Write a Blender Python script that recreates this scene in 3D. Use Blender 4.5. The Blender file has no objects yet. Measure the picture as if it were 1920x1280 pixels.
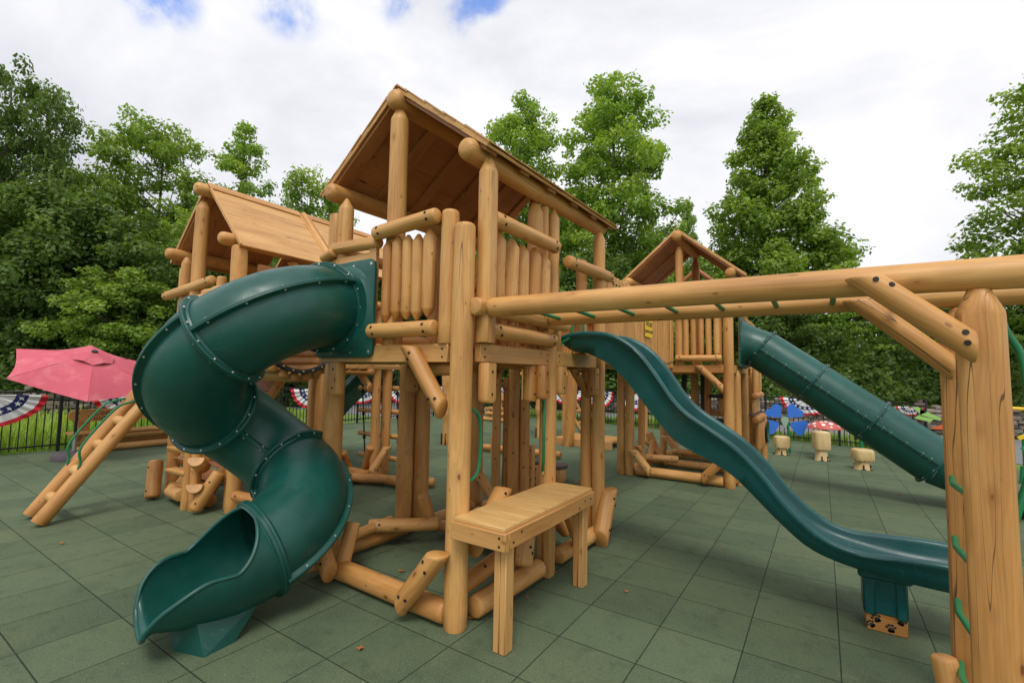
import bpy, math, random
import numpy as np
from mathutils import Vector, Matrix, noise
random.seed(7)
rng = np.random.default_rng(11)
R = math.radians
V = Vector
scn = bpy.context.scene

# ------------------------------------------------------------------ camera
cam_d = bpy.data.cameras.new('camera'); cam = bpy.data.objects.new('camera', cam_d)
scn.collection.objects.link(cam); scn.camera = cam
_r = V((0.83454599, 0.55064236, 0.01805519)); _u = V((0.02327242, -0.06797594, 0.99741549)); _f = V((-0.55044654, 0.83196891, 0.06954382))
m = Matrix((( _r.x, _u.x, -_f.x, 1.4491), (_r.y, _u.y, -_f.y, -2.80195), (_r.z, _u.z, -_f.z, 1.67045), (0, 0, 0, 1)))
cam.matrix_world = m
cam_d.sensor_width = 36; cam_d.lens = 879.16/1920*36; cam_d.clip_start = 0.05; cam_d.clip_end = 1000

# ------------------------------------------------------------------ sky: overcast with a few blue gaps
SUN_EL, SUN_AZ = R(58), R(150)          # azimuth measured from +Y clockwise
world = bpy.data.worlds.new('World'); scn.world = world; world.use_nodes = True
nt = world.node_tree; nt.nodes.clear()
def N(nt, t, **kw):
    n = nt.nodes.new(t)
    for k, v in kw.items():
        if k == 'inp':
            for kk, vv in v.items(): n.inputs[kk].default_value = vv
        else: setattr(n, k, v)
    return n
def L(nt, a, b): nt.links.new(a, b)
out = N(nt, 'ShaderNodeOutputWorld'); bg = N(nt, 'ShaderNodeBackground'); bg.inputs['Strength'].default_value = 0.12
sky = N(nt, 'ShaderNodeTexSky', sky_type='NISHITA', sun_disc=False, sun_elevation=SUN_EL, sun_rotation=SUN_AZ)
tc = N(nt, 'ShaderNodeTexCoord')
nz = N(nt, 'ShaderNodeTexNoise', inp={'Scale': 1.5, 'Detail': 8, 'Roughness': .55, 'Distortion': .5})
mp = N(nt, 'ShaderNodeMapping'); mp.inputs['Scale'].default_value = (1, 1, 1.8); mp.inputs['Location'].default_value = (.4, .1, .2)
L(nt, tc.outputs['Generated'], mp.inputs['Vector']); L(nt, mp.outputs[0], nz.inputs['Vector'])
# cloud colour
cr = N(nt, 'ShaderNodeValToRGB'); cr.color_ramp.elements[0].position = .34; cr.color_ramp.elements[0].color = (4.5, 4.6, 5.05, 1)
cr.color_ramp.elements[1].position = .56; cr.color_ramp.elements[1].color = (6.5, 6.5, 6.75, 1)
L(nt, nz.outputs['Fac'], cr.inputs['Fac'])
# gaps: a broken band of clear sky high in the north-west
gap = None
nz2 = N(nt, 'ShaderNodeTexNoise', inp={'Scale': 7, 'Detail': 9, 'Roughness': .58, 'Distortion': .1}); L(nt, tc.outputs['Generated'], nz2.inputs['Vector'])
for d, rad in (((-.80, .246, .555), .075), ((-.705, .39, .60), .075), ((-.485, .60, .645), .08), ((-.585, .51, .655), .075)):
    vm = N(nt, 'ShaderNodeVectorMath', operation='DISTANCE'); vm.inputs[1].default_value = d; L(nt, tc.outputs['Generated'], vm.inputs[0])
    mr = N(nt, 'ShaderNodeMapRange', inp={'From Min': rad, 'From Max': 0.0}); L(nt, vm.outputs['Value'], mr.inputs['Value'])
    if gap is None: gap = mr.outputs[0]
    else:
        mx = N(nt, 'ShaderNodeMath', operation='MAXIMUM'); L(nt, gap, mx.inputs[0]); L(nt, mr.outputs[0], mx.inputs[1]); gap = mx.outputs[0]
mu = N(nt, 'ShaderNodeMath', operation='MULTIPLY_ADD'); mu.inputs[1].default_value = .85; L(nt, gap, mu.inputs[0]); 
sb = N(nt, 'ShaderNodeMath', operation='MULTIPLY_ADD'); sb.inputs[1].default_value = 3.6; sb.inputs[2].default_value = -1.8; L(nt, nz2.outputs['Fac'], sb.inputs[0])
L(nt, sb.outputs[0], mu.inputs[2])
mr2 = N(nt, 'ShaderNodeMapRange', interpolation_type='SMOOTHSTEP', inp={'From Min': .0, 'From Max': .85, 'To Max': .95}); L(nt, mu.outputs[0], mr2.inputs['Value'])
ng = N(nt, 'ShaderNodeMapRange', interpolation_type='SMOOTHSTEP', inp={'From Min': .0, 'From Max': .55}); L(nt, gap, ng.inputs['Value'])
mg = N(nt, 'ShaderNodeMath', operation='MULTIPLY'); L(nt, mr2.outputs[0], mg.inputs[0]); L(nt, ng.outputs[0], mg.inputs[1])
mixw = N(nt, 'ShaderNodeMix', data_type='RGBA'); L(nt, mg.outputs[0], mixw.inputs['Factor']); L(nt, cr.outputs[0], mixw.inputs['A']); bl = N(nt, 'ShaderNodeMix', data_type='RGBA', blend_type='MULTIPLY'); bl.inputs[0].default_value = 1; bl.inputs[7].default_value = (1.25, 1.5, 2.05, 1); L(nt, sky.outputs[0], bl.inputs[6]); L(nt, bl.outputs[2], mixw.inputs['B'])
L(nt, mixw.outputs['Result'], bg.inputs['Color']); L(nt, bg.outputs[0], out.inputs['Surface'])

sd = bpy.data.lights.new('sun', 'SUN'); sd.energy = 1.5; sd.angle = R(22); sd.color = (1, .96, .9)
sun = bpy.data.objects.new('sun', sd); scn.collection.objects.link(sun)
sdir = V((math.sin(SUN_AZ)*math.cos(SUN_EL), math.cos(SUN_AZ)*math.cos(SUN_EL), math.sin(SUN_EL)))
sun.rotation_euler = sdir.to_track_quat('Z', 'Y').to_euler(); sun.location = sdir*30
scn.view_settings.view_transform = 'Standard'; scn.view_settings.look = 'None'; scn.view_settings.exposure = 0.36; scn.view_settings.gamma = 1
scn.cycles.max_bounces = 6; scn.cycles.diffuse_bounces = 3; scn.cycles.transmission_bounces = 3; scn.cycles.transparent_max_bounces = 4

# ------------------------------------------------------------------ materials
def mat(name, col=(.5, .5, .5), rough=.6, metal=0, spec=.5, coat=0):
    M = bpy.data.materials.new(name); M.use_nodes = True
    b = M.node_tree.nodes['Principled BSDF']
    b.inputs['Base Color'].default_value = (*col, 1); b.inputs['Roughness'].default_value = rough; b.inputs['Metallic'].default_value = metal
    b.inputs['Specular IOR Level'].default_value = spec; b.inputs['Coat Weight'].default_value = coat
    return M, M.node_tree, b
def ramp(nt, fac, stops):
    c = nt.nodes.new('ShaderNodeValToRGB'); e = c.color_ramp.elements
    e[0].position = stops[0][0]; e[0].color = (*stops[0][1], 1) if len(stops[0][1]) == 3 else stops[0][1]
    e[1].position = stops[-1][0]; e[1].color = (*stops[-1][1], 1)
    for p, col in stops[1:-1]:
        k = e.new(p); k.color = (*col, 1)
    nt.links.new(fac, c.inputs['Fac']); return c.outputs['Color']
def mixc(nt, fac, a, b, mode='MIX'):
    mx = nt.nodes.new('ShaderNodeMix'); mx.data_type = 'RGBA'; mx.blend_type = mode
    for s, k in ((fac, 'Factor'), (a, 'A'), (b, 'B')):
        i = mx.inputs[k] if k != 'Factor' else mx.inputs[0]
        if k == 'A': i = mx.inputs[6]
        if k == 'B': i = mx.inputs[7]
        if isinstance(s, (int, float)): i.default_value = s
        elif isinstance(s, tuple): i.default_value = (*s, 1)
        else: nt.links.new(s, i)
    return mx.outputs[2]
def nmap(nt, src, sc, loc=(0, 0, 0)):
    n = nt.nodes.new('ShaderNodeMapping'); n.inputs['Scale'].default_value = sc; n.inputs['Location'].default_value = loc
    nt.links.new(src, n.inputs['Vector']); return n.outputs[0]
def noi(nt, vec, scale=1, detail=3, rough=.5, dist=0):
    n = nt.nodes.new('ShaderNodeTexNoise'); n.inputs['Scale'].default_value = scale; n.inputs['Detail'].default_value = detail
    n.inputs['Roughness'].default_value = rough; n.inputs['Distortion'].default_value = dist
    nt.links.new(vec, n.inputs['Vector']); return n.outputs['Fac']
def mth(nt, op, a, b=None, c=None):
    n = nt.nodes.new('ShaderNodeMath'); n.operation = op
    for i, s in enumerate((a, b, c)):
        if s is None: continue
        if isinstance(s, (int, float)): n.inputs[i].default_value = s
        else: nt.links.new(s, n.inputs[i])
    return n.outputs[0]
def mrange(nt, v, a, b, c=0., d=1., smooth=True):
    n = nt.nodes.new('ShaderNodeMapRange'); n.interpolation_type = 'SMOOTHSTEP' if smooth else 'LINEAR'
    nt.links.new(v, n.inputs['Value'])
    for k, x in zip(('From Min', 'From Max', 'To Min', 'To Max'), (a, b, c, d)): n.inputs[k].default_value = x
    return n.outputs[0]
def bump(nt, b, h, strength=.3, dist=.01):
    n = nt.nodes.new('ShaderNodeBump'); n.inputs['Strength'].default_value = strength; n.inputs['Distance'].default_value = dist
    nt.links.new(h, n.inputs['Height']); nt.links.new(n.outputs[0], b.inputs['Normal'])

def wood_mat(name, c_lo, c_mid, c_hi, knots=.85, ringf=520, rough=.5):
    M, nt, b = mat(name, c_mid, rough)
    at = nt.nodes.new('ShaderNodeAttribute'); at.attribute_name = 'wc'; P = at.outputs['Vector']
    ti = nt.nodes.new('ShaderNodeAttribute'); ti.attribute_name = 'tint'
    # growth rings bent by low frequency noise: cathedral figure on flats, wandering figure on rounds
    wob = nt.nodes.new('ShaderNodeTexNoise'); wob.inputs['Scale'].default_value = 1; wob.inputs['Detail'].default_value = 2
    nt.links.new(nmap(nt, P, (9, 9, 2.6)), wob.inputs['Vector'])
    sc = nt.nodes.new('ShaderNodeVectorMath'); sc.operation = 'MULTIPLY_ADD'; sc.inputs[1].default_value = (.05, .05, .0); nt.links.new(wob.outputs['Color'], sc.inputs[0]); 
    off = nt.nodes.new('ShaderNodeVectorMath'); off.operation = 'MULTIPLY'; off.inputs[1].default_value = (1, 1, 0); nt.links.new(P, off.inputs[0])
    nt.links.new(off.outputs[0], sc.inputs[2])
    # per-log offsets are whole multiples of 1 m so wrapping restores the log's own axis
    wr = nt.nodes.new('ShaderNodeVectorMath'); wr.operation = 'WRAP'; wr.inputs[1].default_value = (.5, .5, .5); wr.inputs[2].default_value = (-.5, -.5, -.5)
    nt.links.new(sc.outputs[0], wr.inputs[0])
    ln = nt.nodes.new('ShaderNodeVectorMath'); ln.operation = 'LENGTH'; nt.links.new(wr.outputs[0], ln.inputs[0])
    ring = mth(nt, 'SINE', mth(nt, 'MULTIPLY', ln.outputs['Value'], ringf))
    ring = mrange(nt, ring, -.6, 1)
    grain = noi(nt, nmap(nt, P, (90, 90, 2.2)), 1, 3, .6)
    big = noi(nt, nmap(nt, P, (5, 5, 1.1)), 1, 3, .55)
    base = ramp(nt, big, [(.3, c_lo), (.5, c_mid), (.72, c_hi)])
    base = mixc(nt, mth(nt, 'MULTIPLY', ring, .2), base, tuple(x*y for x, y in zip(c_lo, (.78, .68, .55))))
    base = mixc(nt, mrange(nt, grain, .35, .75, 0, .3), base, tuple(min(1, x*1.18) for x in c_hi))
    # knots
    vo = nt.nodes.new('ShaderNodeTexVoronoi'); vo.inputs['Scale'].default_value = 1; vo.inputs['Randomness'].default_value = 1
    nt.links.new(nmap(nt, P, (7.5, 7.5, 3.4)), vo.inputs['Vector'])
    kn = mrange(nt, vo.outputs['Distance'], .05, .085, 1, 0); halo = mrange(nt, vo.outputs['Distance'], .06, .24, .5, 0)
    base = mixc(nt, mth(nt, 'MULTIPLY', halo, knots), base, tuple(x*y for x, y in zip(c_lo, (.75, .6, .45))))
    base = mixc(nt, mth(nt, 'MULTIPLY', kn, knots), base, tuple(x*y for x, y in zip(c_lo, (.38, .26, .2))))
    vo2 = nt.nodes.new('ShaderNodeTexVoronoi'); vo2.inputs['Scale'].default_value = 1; nt.links.new(nmap(nt, P, (11, 11, 5.5), (5, 2, 7)), vo2.inputs['Vector'])
    base = mixc(nt, mth(nt, 'MULTIPLY', mrange(nt, vo2.outputs['Distance'], .05, .11, 1, 0), knots*.8), base, tuple(x*y for x, y in zip(c_lo, (.5, .36, .3))))
    # drying cracks
    ck = noi(nt, nmap(nt, P, (10, 10, .28), (3, 1, 2)), 1, 2, .4)
    ck = mrange(nt, mth(nt, 'ABSOLUTE', mth(nt, 'SUBTRACT', ck, .5)), .0010, .0035, 1, 0)
    cm = mrange(nt, noi(nt, nmap(nt, P, (2, 2, .6), (7, 3, 1)), 1, 1), .48, .57)
    ck = mth(nt, 'MULTIPLY', ck, cm)
    base = mixc(nt, mth(nt, 'MULTIPLY', ck, .85), base, (.06, .03, .015))
    # per piece tint
    base = mixc(nt, ti.outputs['Fac'], base, mixc(nt, 1.0, base, (.76, .62, .48), 'MULTIPLY'))
    nt.links.new(base, b.inputs['Base Color'])
    bump(nt, b, mth(nt, 'SUBTRACT', mth(nt, 'MULTIPLY', grain, .35), mth(nt, 'ADD', ck, mth(nt, 'MULTIPLY', kn, .3))), .35, .004)
    return M
WOOD = wood_mat('honey stained log', (.43, .20, .053), (.60, .31, .092), (.71, .42, .148))
BOARD = wood_mat('cedar board', (.48, .24, .075), (.60, .33, .11), (.68, .40, .15), .5, 380, .5)
UNDER = wood_mat('darkened cedar board', (.31, .12, .04), (.42, .18, .065), (.50, .24, .09), .7, 380)  # cedar darkened for roof undersides, shade in the colour; also dark climbing planks
PALE = wood_mat('pale carved wood', (.48, .31, .12), (.64, .46, .21), (.72, .56, .30), .2, 300, .6)
WORN = wood_mat('worn table board', (.54, .31, .10), (.67, .42, .155), (.74, .50, .21), .4, 380)

def plastic_mat(name, col, rough=.36):
    M, nt, b = mat(name, col, rough)
    tcn = nt.nodes.new('ShaderNodeTexCoord'); P = tcn.outputs['Object']
    g = noi(nt, P, 3, 5, .6)
    c = mixc(nt, mrange(nt, g, .35, .75), tuple(x*.88 for x in col), tuple(x*1.2+.002 for x in col))
    # fine scuffs
    s = noi(nt, nmap(nt, P, (30, 5, 5)), 1, 1, .5, .25)
    s = mrange(nt, mth(nt, 'ABSOLUTE', mth(nt, 'SUBTRACT', s, .5)), .002, .009, 1, 0)
    s = mth(nt, 'MULTIPLY', s, mrange(nt, noi(nt, P, 4.5, 2), .5, .64))
    dust = mrange(nt, noi(nt, P, 60, 3, .7), .72, .78)
    dust = mth(nt, 'MULTIPLY', dust, mrange(nt, noi(nt, P, 2.3, 2), .5, .7, 0, .35))
    c = mixc(nt, mth(nt, 'MULTIPLY', s, .12), c, (.30, .40, .32)); c = mixc(nt, dust, c, (.3, .36, .3))
    nt.links.new(c, b.inputs['Base Color'])
    nt.links.new(mrange(nt, noi(nt, P, 8, 4), .3, .8, rough-.05, rough+.14), b.inputs['Roughness'])
    bump(nt, b, noi(nt, P, 420, 2), .08, .001)
    return M
GREEN = plastic_mat('moulded green plastic', (.0055, .076, .058), .36)
TEAL = plastic_mat('moulded teal plastic', (.004, .080, .076), .3)
GREENMETAL = mat('green powder coat', (.012, .19, .07), .3, 0, .5)[0]
BLACKMETAL = mat('black powder coat', (.012, .012, .014), .45)[0]
BOLT = mat('zinc bolt', (.62, .62, .6), .32, .9)[0]
BRASS = mat('brass washer', (.6, .52, .2), .4, .7)[0]
HOLE_SHADE = mat('bolt hole shade', (.02, .012, .008), .8)[0]  # colour of flat discs, stands in for the shade inside a bolt hole
DARKRUB = mat('dark rubber', (.03, .028, .03), .8)[0]
ROPE = mat('black rope', (.02, .022, .028), .85)[0]
BROWNP = mat('brown plastic', (.11, .07, .06), .55)[0]
YELLOW = mat('yellow sign face', (.85, .56, .02), .45)[0]
INK = mat('black lettering', (.03, .03, .02), .6)[0]
BURN = mat('burnt lettering', (.10, .045, .02), .8)[0]
BLUE = mat('blue panel', (.03, .17, .66), .4)[0]
SAGE = mat('sage panel', (.28, .42, .32), .5)[0]
LIME = mat('lime panel', (.35, .62, .16), .45)[0]
CAPRED = mat('faded red cap', (.56, .10, .075), .5)[0]
WHITE = mat('white paint', (.8, .8, .78), .5)[0]
ORANGE = mat('orange panel', (.75, .13, .04), .45)[0]
STONEGREY = mat('umbrella base', (.12, .10, .11), .7)[0]
ALU = mat('brushed aluminium', (.5, .5, .5), .35, .9)[0]
LEAFBROWN = mat('dry leaf', (.38, .13, .03), .7)[0]
BFR = mat('bunting red', (.62, .02, .035), .75)[0]; BFW = mat('bunting white', (.75, .75, .76), .75)[0]; BFB = mat('bunting navy', (.015, .022, .12), .75)[0]

# faded pink canvas
PINK, nt, b = mat('faded pink canvas', (.72, .12, .16), .85)
tcn = nt.nodes.new('ShaderNodeTexCoord'); P = tcn.outputs['Object']
nt.links.new(mixc(nt, mrange(nt, noi(nt, nmap(nt, P, (5, 5, 5)), 1, 4, .6), .45, .75), (.58, .105, .145), (.66, .17, .20)), b.inputs['Base Color'])
bump(nt, b, noi(nt, P, 260, 2), .15, .002)

# rubber tiles: half metre squares
RUBBER, nt, b = mat('green rubber tile', (.08, .14, .07), .88, 0, .3)
geo = nt.nodes.new('ShaderNodeNewGeometry'); P = geo.outputs['Position']
sp = nt.nodes.new('ShaderNodeSeparateXYZ'); nt.links.new(P, sp.inputs[0])
wv = noi(nt, P, 1.7, 2); wv = mth(nt, 'MULTIPLY', mth(nt, 'SUBTRACT', wv, .5), .012)
def joint(c, w0, w1):
    x = mth(nt, 'ADD', mth(nt, 'MULTIPLY', c, 2), wv)
    fr = mth(nt, 'ABSOLUTE', mth(nt, 'SUBTRACT', mth(nt, 'FRACT', x), .5))
    return mrange(nt, fr, w0, w1)
jx = joint(sp.outputs['X'], .4905, .4955); jy = joint(sp.outputs['Y'], .4895, .4955)
J = mth(nt, 'MAXIMUM', jx, jy)
fl = nt.nodes.new('ShaderNodeVectorMath'); fl.operation = 'FLOOR'; nt.links.new(nmap(nt, P, (2, 2, 0)), fl.inputs[0])
wn = nt.nodes.new('ShaderNodeTexWhiteNoise'); wn.noise_dimensions = '2D'; nt.links.new(fl.outputs[0], wn.inputs['Vector'])
c = ramp(nt, wn.outputs['Value'], [(0, (.074, .108, .060)), (.5, (.094, .132, .072)), (1, (.110, .150, .082))])
cl = noi(nt, P, .9, 5, .6); c = mixc(nt, mrange(nt, cl, .4, .7, 0, .55), c, (.125, .150, .076))
dk = noi(nt, nmap(nt, P, (1, 1, 1), (9, 4, 2)), 1.6, 4, .6); c = mixc(nt, mrange(nt, dk, .5, .75, 0, .5), c, (.052, .074, .045))
ps = nt.nodes.new('ShaderNodeTexNoise'); ps.inputs['Scale'].default_value = 5.5; ps.inputs['Detail'].default_value = 8; ps.inputs['Roughness'].default_value = .7; nt.links.new(P, ps.inputs['Vector'])
c = mixc(nt, mrange(nt, ps.outputs['Fac'], .60, .76, 0, .6), c, (.24, .23, .13))
sk = noi(nt, P, 95, 3, .8); c = mixc(nt, mrange(nt, sk, .5, .72, 0, .6), c, (.22, .27, .17))
sk2 = noi(nt, nmap(nt, P, (1, 1, 1), (3, 8, 1)), 70, 3, .8); c = mixc(nt, mrange(nt, sk2, .52, .72, 0, .7), c, (.018, .028, .02))
mm = noi(nt, P, 7, 5, .65); c = mixc(nt, mrange(nt, mm, .5, .7, 0, .35), c, (.040, .060, .038))
vo = nt.nodes.new('ShaderNodeTexVoronoi'); vo.inputs['Scale'].default_value = 7; nt.links.new(P, vo.inputs['Vector'])
c = mixc(nt, mrange(nt, vo.outputs['Distance'], .03, .05, .5, 0), c, (.3, .3, .2))
dirt = mrange(nt, noi(nt, P, 14, 4, .7), .55, .66)
jc = mixc(nt, mth(nt, 'MULTIPLY', dirt, .55), (.024, .032, .02), (.13, .11, .06))
c = mixc(nt, J, c, jc)
nt.links.new(c, b.inputs['Base Color'])
bump(nt, b, mth(nt, 'SUBTRACT', mth(nt, 'MULTIPLY', sk, .35), mth(nt, 'MULTIPLY', J, 1.2)), .5, .006)

GRASS, nt, b = mat('lawn', (.08, .15, .03), .9)
geo = nt.nodes.new('ShaderNodeNewGeometry'); P = geo.outputs['Position']
c = ramp(nt, noi(nt, P, .6, 6, .65), [(.3, (.09, .16, .025)), (.55, (.16, .26, .045)), (.75, (.24, .33, .07))])
c = mixc(nt, mrange(nt, noi(nt, P, 45, 3), .4, .7, 0, .6), c, (.05, .08, .015)); nt.links.new(c, b.inputs['Base Color'])
bump(nt, b, noi(nt, P, 60, 3), .6, .03)
ASPH, nt, b = mat('asphalt', (.16, .155, .16), .9)
geo = nt.nodes.new('ShaderNodeNewGeometry'); P = geo.outputs['Position']
nt.links.new(mixc(nt, mrange(nt, noi(nt, P, 90, 2), .35, .7), mixc(nt, noi(nt, P, .7, 4), (.13, .125, .13), (.22, .21, .215)), (.25, .245, .25)), b.inputs['Base Color'])
ROCK, nt, b = mat('fieldstone', (.2, .17, .14), .9)
at = nt.nodes.new('ShaderNodeAttribute'); at.attribute_name = 'tint'
geo = nt.nodes.new('ShaderNodeNewGeometry'); P = geo.outputs['Position']
c = ramp(nt, at.outputs['Fac'], [(0, (.09, .075, .06)), (.4, (.19, .16, .13)), (.75, (.27, .22, .17)), (1, (.36, .31, .25))])
c = mixc(nt, mrange(nt, noi(nt, P, 9, 4), .4, .7, 0, .6), c, (.10, .10, .07)); nt.links.new(c, b.inputs['Base Color'])
bump(nt, b, noi(nt, P, 25, 4), .6, .03)
BARK, nt, b = mat('bark', (.09, .07, .055), .9)
tcn = nt.nodes.new('ShaderNodeTexCoord'); P = tcn.outputs['Object']
nt.links.new(ramp(nt, noi(nt, nmap(nt, P, (9, 9, 1.5)), 1, 5, .7), [(.3, (.03, .024, .018)), (.7, (.16, .135, .11))]), b.inputs['Base Color'])
bump(nt, b, noi(nt, nmap(nt, P, (16, 16, 2)), 1, 4), .7, .05)
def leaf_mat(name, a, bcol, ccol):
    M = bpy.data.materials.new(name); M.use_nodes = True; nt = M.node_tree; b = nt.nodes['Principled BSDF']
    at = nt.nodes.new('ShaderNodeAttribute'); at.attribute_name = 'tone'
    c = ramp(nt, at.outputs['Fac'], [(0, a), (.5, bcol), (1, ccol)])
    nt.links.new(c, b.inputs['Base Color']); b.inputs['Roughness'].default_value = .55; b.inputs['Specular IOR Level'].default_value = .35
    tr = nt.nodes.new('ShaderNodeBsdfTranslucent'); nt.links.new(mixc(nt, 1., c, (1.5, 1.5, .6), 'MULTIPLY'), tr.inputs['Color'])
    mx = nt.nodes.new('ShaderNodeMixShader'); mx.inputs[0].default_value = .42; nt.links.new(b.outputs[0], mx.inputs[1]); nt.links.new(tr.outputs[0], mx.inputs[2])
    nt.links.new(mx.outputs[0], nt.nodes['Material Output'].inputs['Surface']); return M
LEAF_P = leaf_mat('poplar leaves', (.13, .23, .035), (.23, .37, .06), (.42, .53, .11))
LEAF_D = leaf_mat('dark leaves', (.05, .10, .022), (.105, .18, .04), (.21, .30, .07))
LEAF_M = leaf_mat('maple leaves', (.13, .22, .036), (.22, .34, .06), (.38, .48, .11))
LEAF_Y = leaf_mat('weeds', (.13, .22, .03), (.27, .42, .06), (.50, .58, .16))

# ------------------------------------------------------------------ mesh helpers
COL = scn.collection
SHEAR = None
class MB:
    def __init__(s): s.v = []; s.f = []; s.m = []; s.w = []; s.t = []
    def add(s, vs, fs, wc=None, tint=0., mi=0):
        o = len(s.v); s.v += [V(x) for x in vs]
        s.w += [tuple(x) for x in (wc if wc is not None else vs)]; s.t += [tint]*len(vs)
        for k, f in enumerate(fs): s.f.append([o+i for i in f]); s.m.append(mi if isinstance(mi, int) else mi[k])
def root_of(o):
    while o.parent: o = o.parent
    return o
def build(mb, name, mats, parent=None, loc=None, ang=38, smooth=True):
    if SHEAR:
        for v in mb.v: v.z += SHEAR[1]*(v.y-SHEAR[0])
    base = V((0, 0, 0))
    if parent is not None: base = V(root_of(parent)['_o'])
    elif loc is not None: base = V(loc)
    me = bpy.data.meshes.new(name)
    me.from_pydata([tuple(v-base) for v in mb.v], [], mb.f)
    for mm in (mats if isinstance(mats, (list, tuple)) else [mats]): me.materials.append(mm)
    me.polygons.foreach_set('material_index', mb.m)
    a = me.attributes.new('wc', 'FLOAT_VECTOR', 'POINT'); a.data.foreach_set('vector', np.array(mb.w, dtype=np.float32).ravel())
    a = me.attributes.new('tint', 'FLOAT', 'POINT'); a.data.foreach_set('value', np.array(mb.t, dtype=np.float32))
    me.validate(); me.update()
    if smooth:
        me.polygons.foreach_set('use_smooth', [True]*len(me.polygons)); me.set_sharp_from_angle(angle=R(ang))
    o = bpy.data.objects.new(name, me); COL.objects.link(o)
    if parent is not None: o.parent = parent
    else:
        o.location = base; o['_o'] = tuple(base)
    return o
def tag(o, label=None, cat=None, group=None, kind=None):
    if label: o['label'] = label
    if cat: o['category'] = cat
    if group: o['group'] = group
    if kind: o['kind'] = kind
    return o
def thing(name, label, cat, loc, group=None):
    o = bpy.data.objects.new(name, None); o.empty_display_size = .2; COL.objects.link(o); o.location = loc; o['_o'] = tuple(loc)
    return tag(o, label, cat, group)
def copy_tree(o, parent=None):
    c = o.copy(); COL.objects.link(c)
    if parent: c.parent = parent
    for ch in [x for x in bpy.data.objects if x.parent == o]: copy_tree(ch, c)
    return c
def frame(d, ref=None):
    d = d.normalized(); ref = V((0, 0, 1)) if ref is None else ref
    if abs(d.dot(ref)) > .95: ref = V((1, 0, 0))
    a = d.cross(ref).normalized(); return a, a.cross(d).normalized()
def rtint(): return max(0, min(1, random.gauss(.36, .32)))
ENDS = {'cut': [(0, .93), (.1, 1)], 'round': [(0, .74), (.07, .88), (.2, .97), (.4, 1)], 'cone': [(0, .42), (.08, .5), (1.15, .97), (1.35, 1)],
        'point': [(0, .16), (.1, .26), (1.3, .96), (1.5, 1)], 'spike': [(0, .22), (.12, .34), (1.05, .9), (1.3, 1)], 'soft': [(0, .76), (.1, .90), (.28, .98), (.5, 1)], 'bullet': [(0, .40), (.08, .62), (.25, .84), (.5, .95), (.8, 1)]}
def log(mb, p0, p1, r, e0='soft', e1='soft', seg=14, wob=.028, flat=None, taper=1., mi=0, tint=None, r1=None, bolts=None, miter0=None, miter1=None):
    """a peeled log from p0 to p1. miter: (vector, slope) shears that end along the vector"""
    p0 = V(p0); p1 = V(p1); d = p1-p0; Ln = d.length; d.normalize(); a, b = frame(d); r1 = r if r1 is None else r1
    if flat is None and random.random() < .7:
        fa = random.uniform(0, 6.28); flat = [(a*math.cos(fa)+b*math.sin(fa), random.uniform(.86, .95))]
        if random.random() < .5: fa += random.uniform(1.2, 2.6); flat.append((a*math.cos(fa)+b*math.sin(fa), random.uniform(.88, .96)))
    st = [(t*r, k) for t, k in ENDS[e0]]; en = [(Ln-t*r, k) for t, k in reversed(ENDS[e1])]
    s0, s1 = st[-1][0], en[0][0]; n = max(1, int((s1-s0)/.13)); mid = [(s0+(s1-s0)*i/n, 1) for i in range(1, n)]
    prof = st+mid+en; sd = random.random()*100; ox, oy, oz = random.randint(-40, 40), random.randint(-40, 40), random.uniform(-30, 30)
    jx, jy = random.uniform(-.35, .35)*r, random.uniform(-.35, .35)*r
    vs = []; wc = []; bow = random.uniform(-1, 1)*min(.012, Ln*.006); ba = random.uniform(0, 6.28)
    for s, k in prof:
        f = s/Ln; rr = (r*(1-f)+r1*f)*k*(1+wob*noise.noise(V((s*3.1, sd, 0))))
        bx = bow*math.sin(math.pi*f)
        c = p0+d*s+(a*math.cos(ba)+b*math.sin(ba))*bx
        for j in range(seg):
            th = 2*math.pi*j/seg; q = rr*(1+wob*.7*noise.noise(V((s*2.2, math.cos(th)*1.3+sd, math.sin(th)*1.3))))
            x, y = q*math.cos(th), q*math.sin(th); off = a*x+b*y
            if flat:
                for fv, fk in flat:
                    e = off.dot(fv)
                    if e > fk*r: off = off-fv*(e-fk*r)
            sh = 0
            if miter0 is not None: sh += off.dot(miter0[0])*miter0[1]*max(0, 1-s/(Ln*.5))**2
            if miter1 is not None: sh += off.dot(miter1[0])*miter1[1]*max(0, 1-(Ln-s)/(Ln*.5))**2
            vs.append(c+off+d*sh); wc.append((off.dot(a)+ox+jx, off.dot(b)+oy+jy, s+oz))
    m_ = len(prof); fs = []
    for i in range(m_-1):
        for j in range(seg):
            k = (j+1) % seg; fs.append((i*seg+j, i*seg+k, (i+1)*seg+k, (i+1)*seg+j))
    fs.append(tuple(reversed(range(seg)))); fs.append(tuple(range((m_-1)*seg, m_*seg)))
    ti = rtint() if tint is None else tint
    mb.add(vs, fs, wc, ti, mi)
    if bolts:      # list of (distance along, outward vector): flat dark discs, the recess shade is in their colour
        for s, nrm in bolts:
            nn = V(nrm).normalized(); perp = (nn-d*nn.dot(d)).normalized()
            disc(mb, p0+d*s+perp*(r*(1.0+wob*.4)+.001), perp, .011, 1)
def disc(mb, c, n, r, mi, seg=10, h=.002):
    a, b = frame(n); vs = []
    for k in range(seg): t = 2*math.pi*k/seg; vs.append(c+a*(r*math.cos(t))+b*(r*math.sin(t))+n*h)
    for k in range(seg): t = 2*math.pi*k/seg; vs.append(c+a*(r*1.02*math.cos(t))+b*(r*1.02*math.sin(t))-n*.012)
    mb.add(vs, [tuple(range(seg))]+[(k, seg+k, seg+(k+1) % seg, (k+1) % seg) for k in range(seg)], None, 0, mi)
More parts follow.
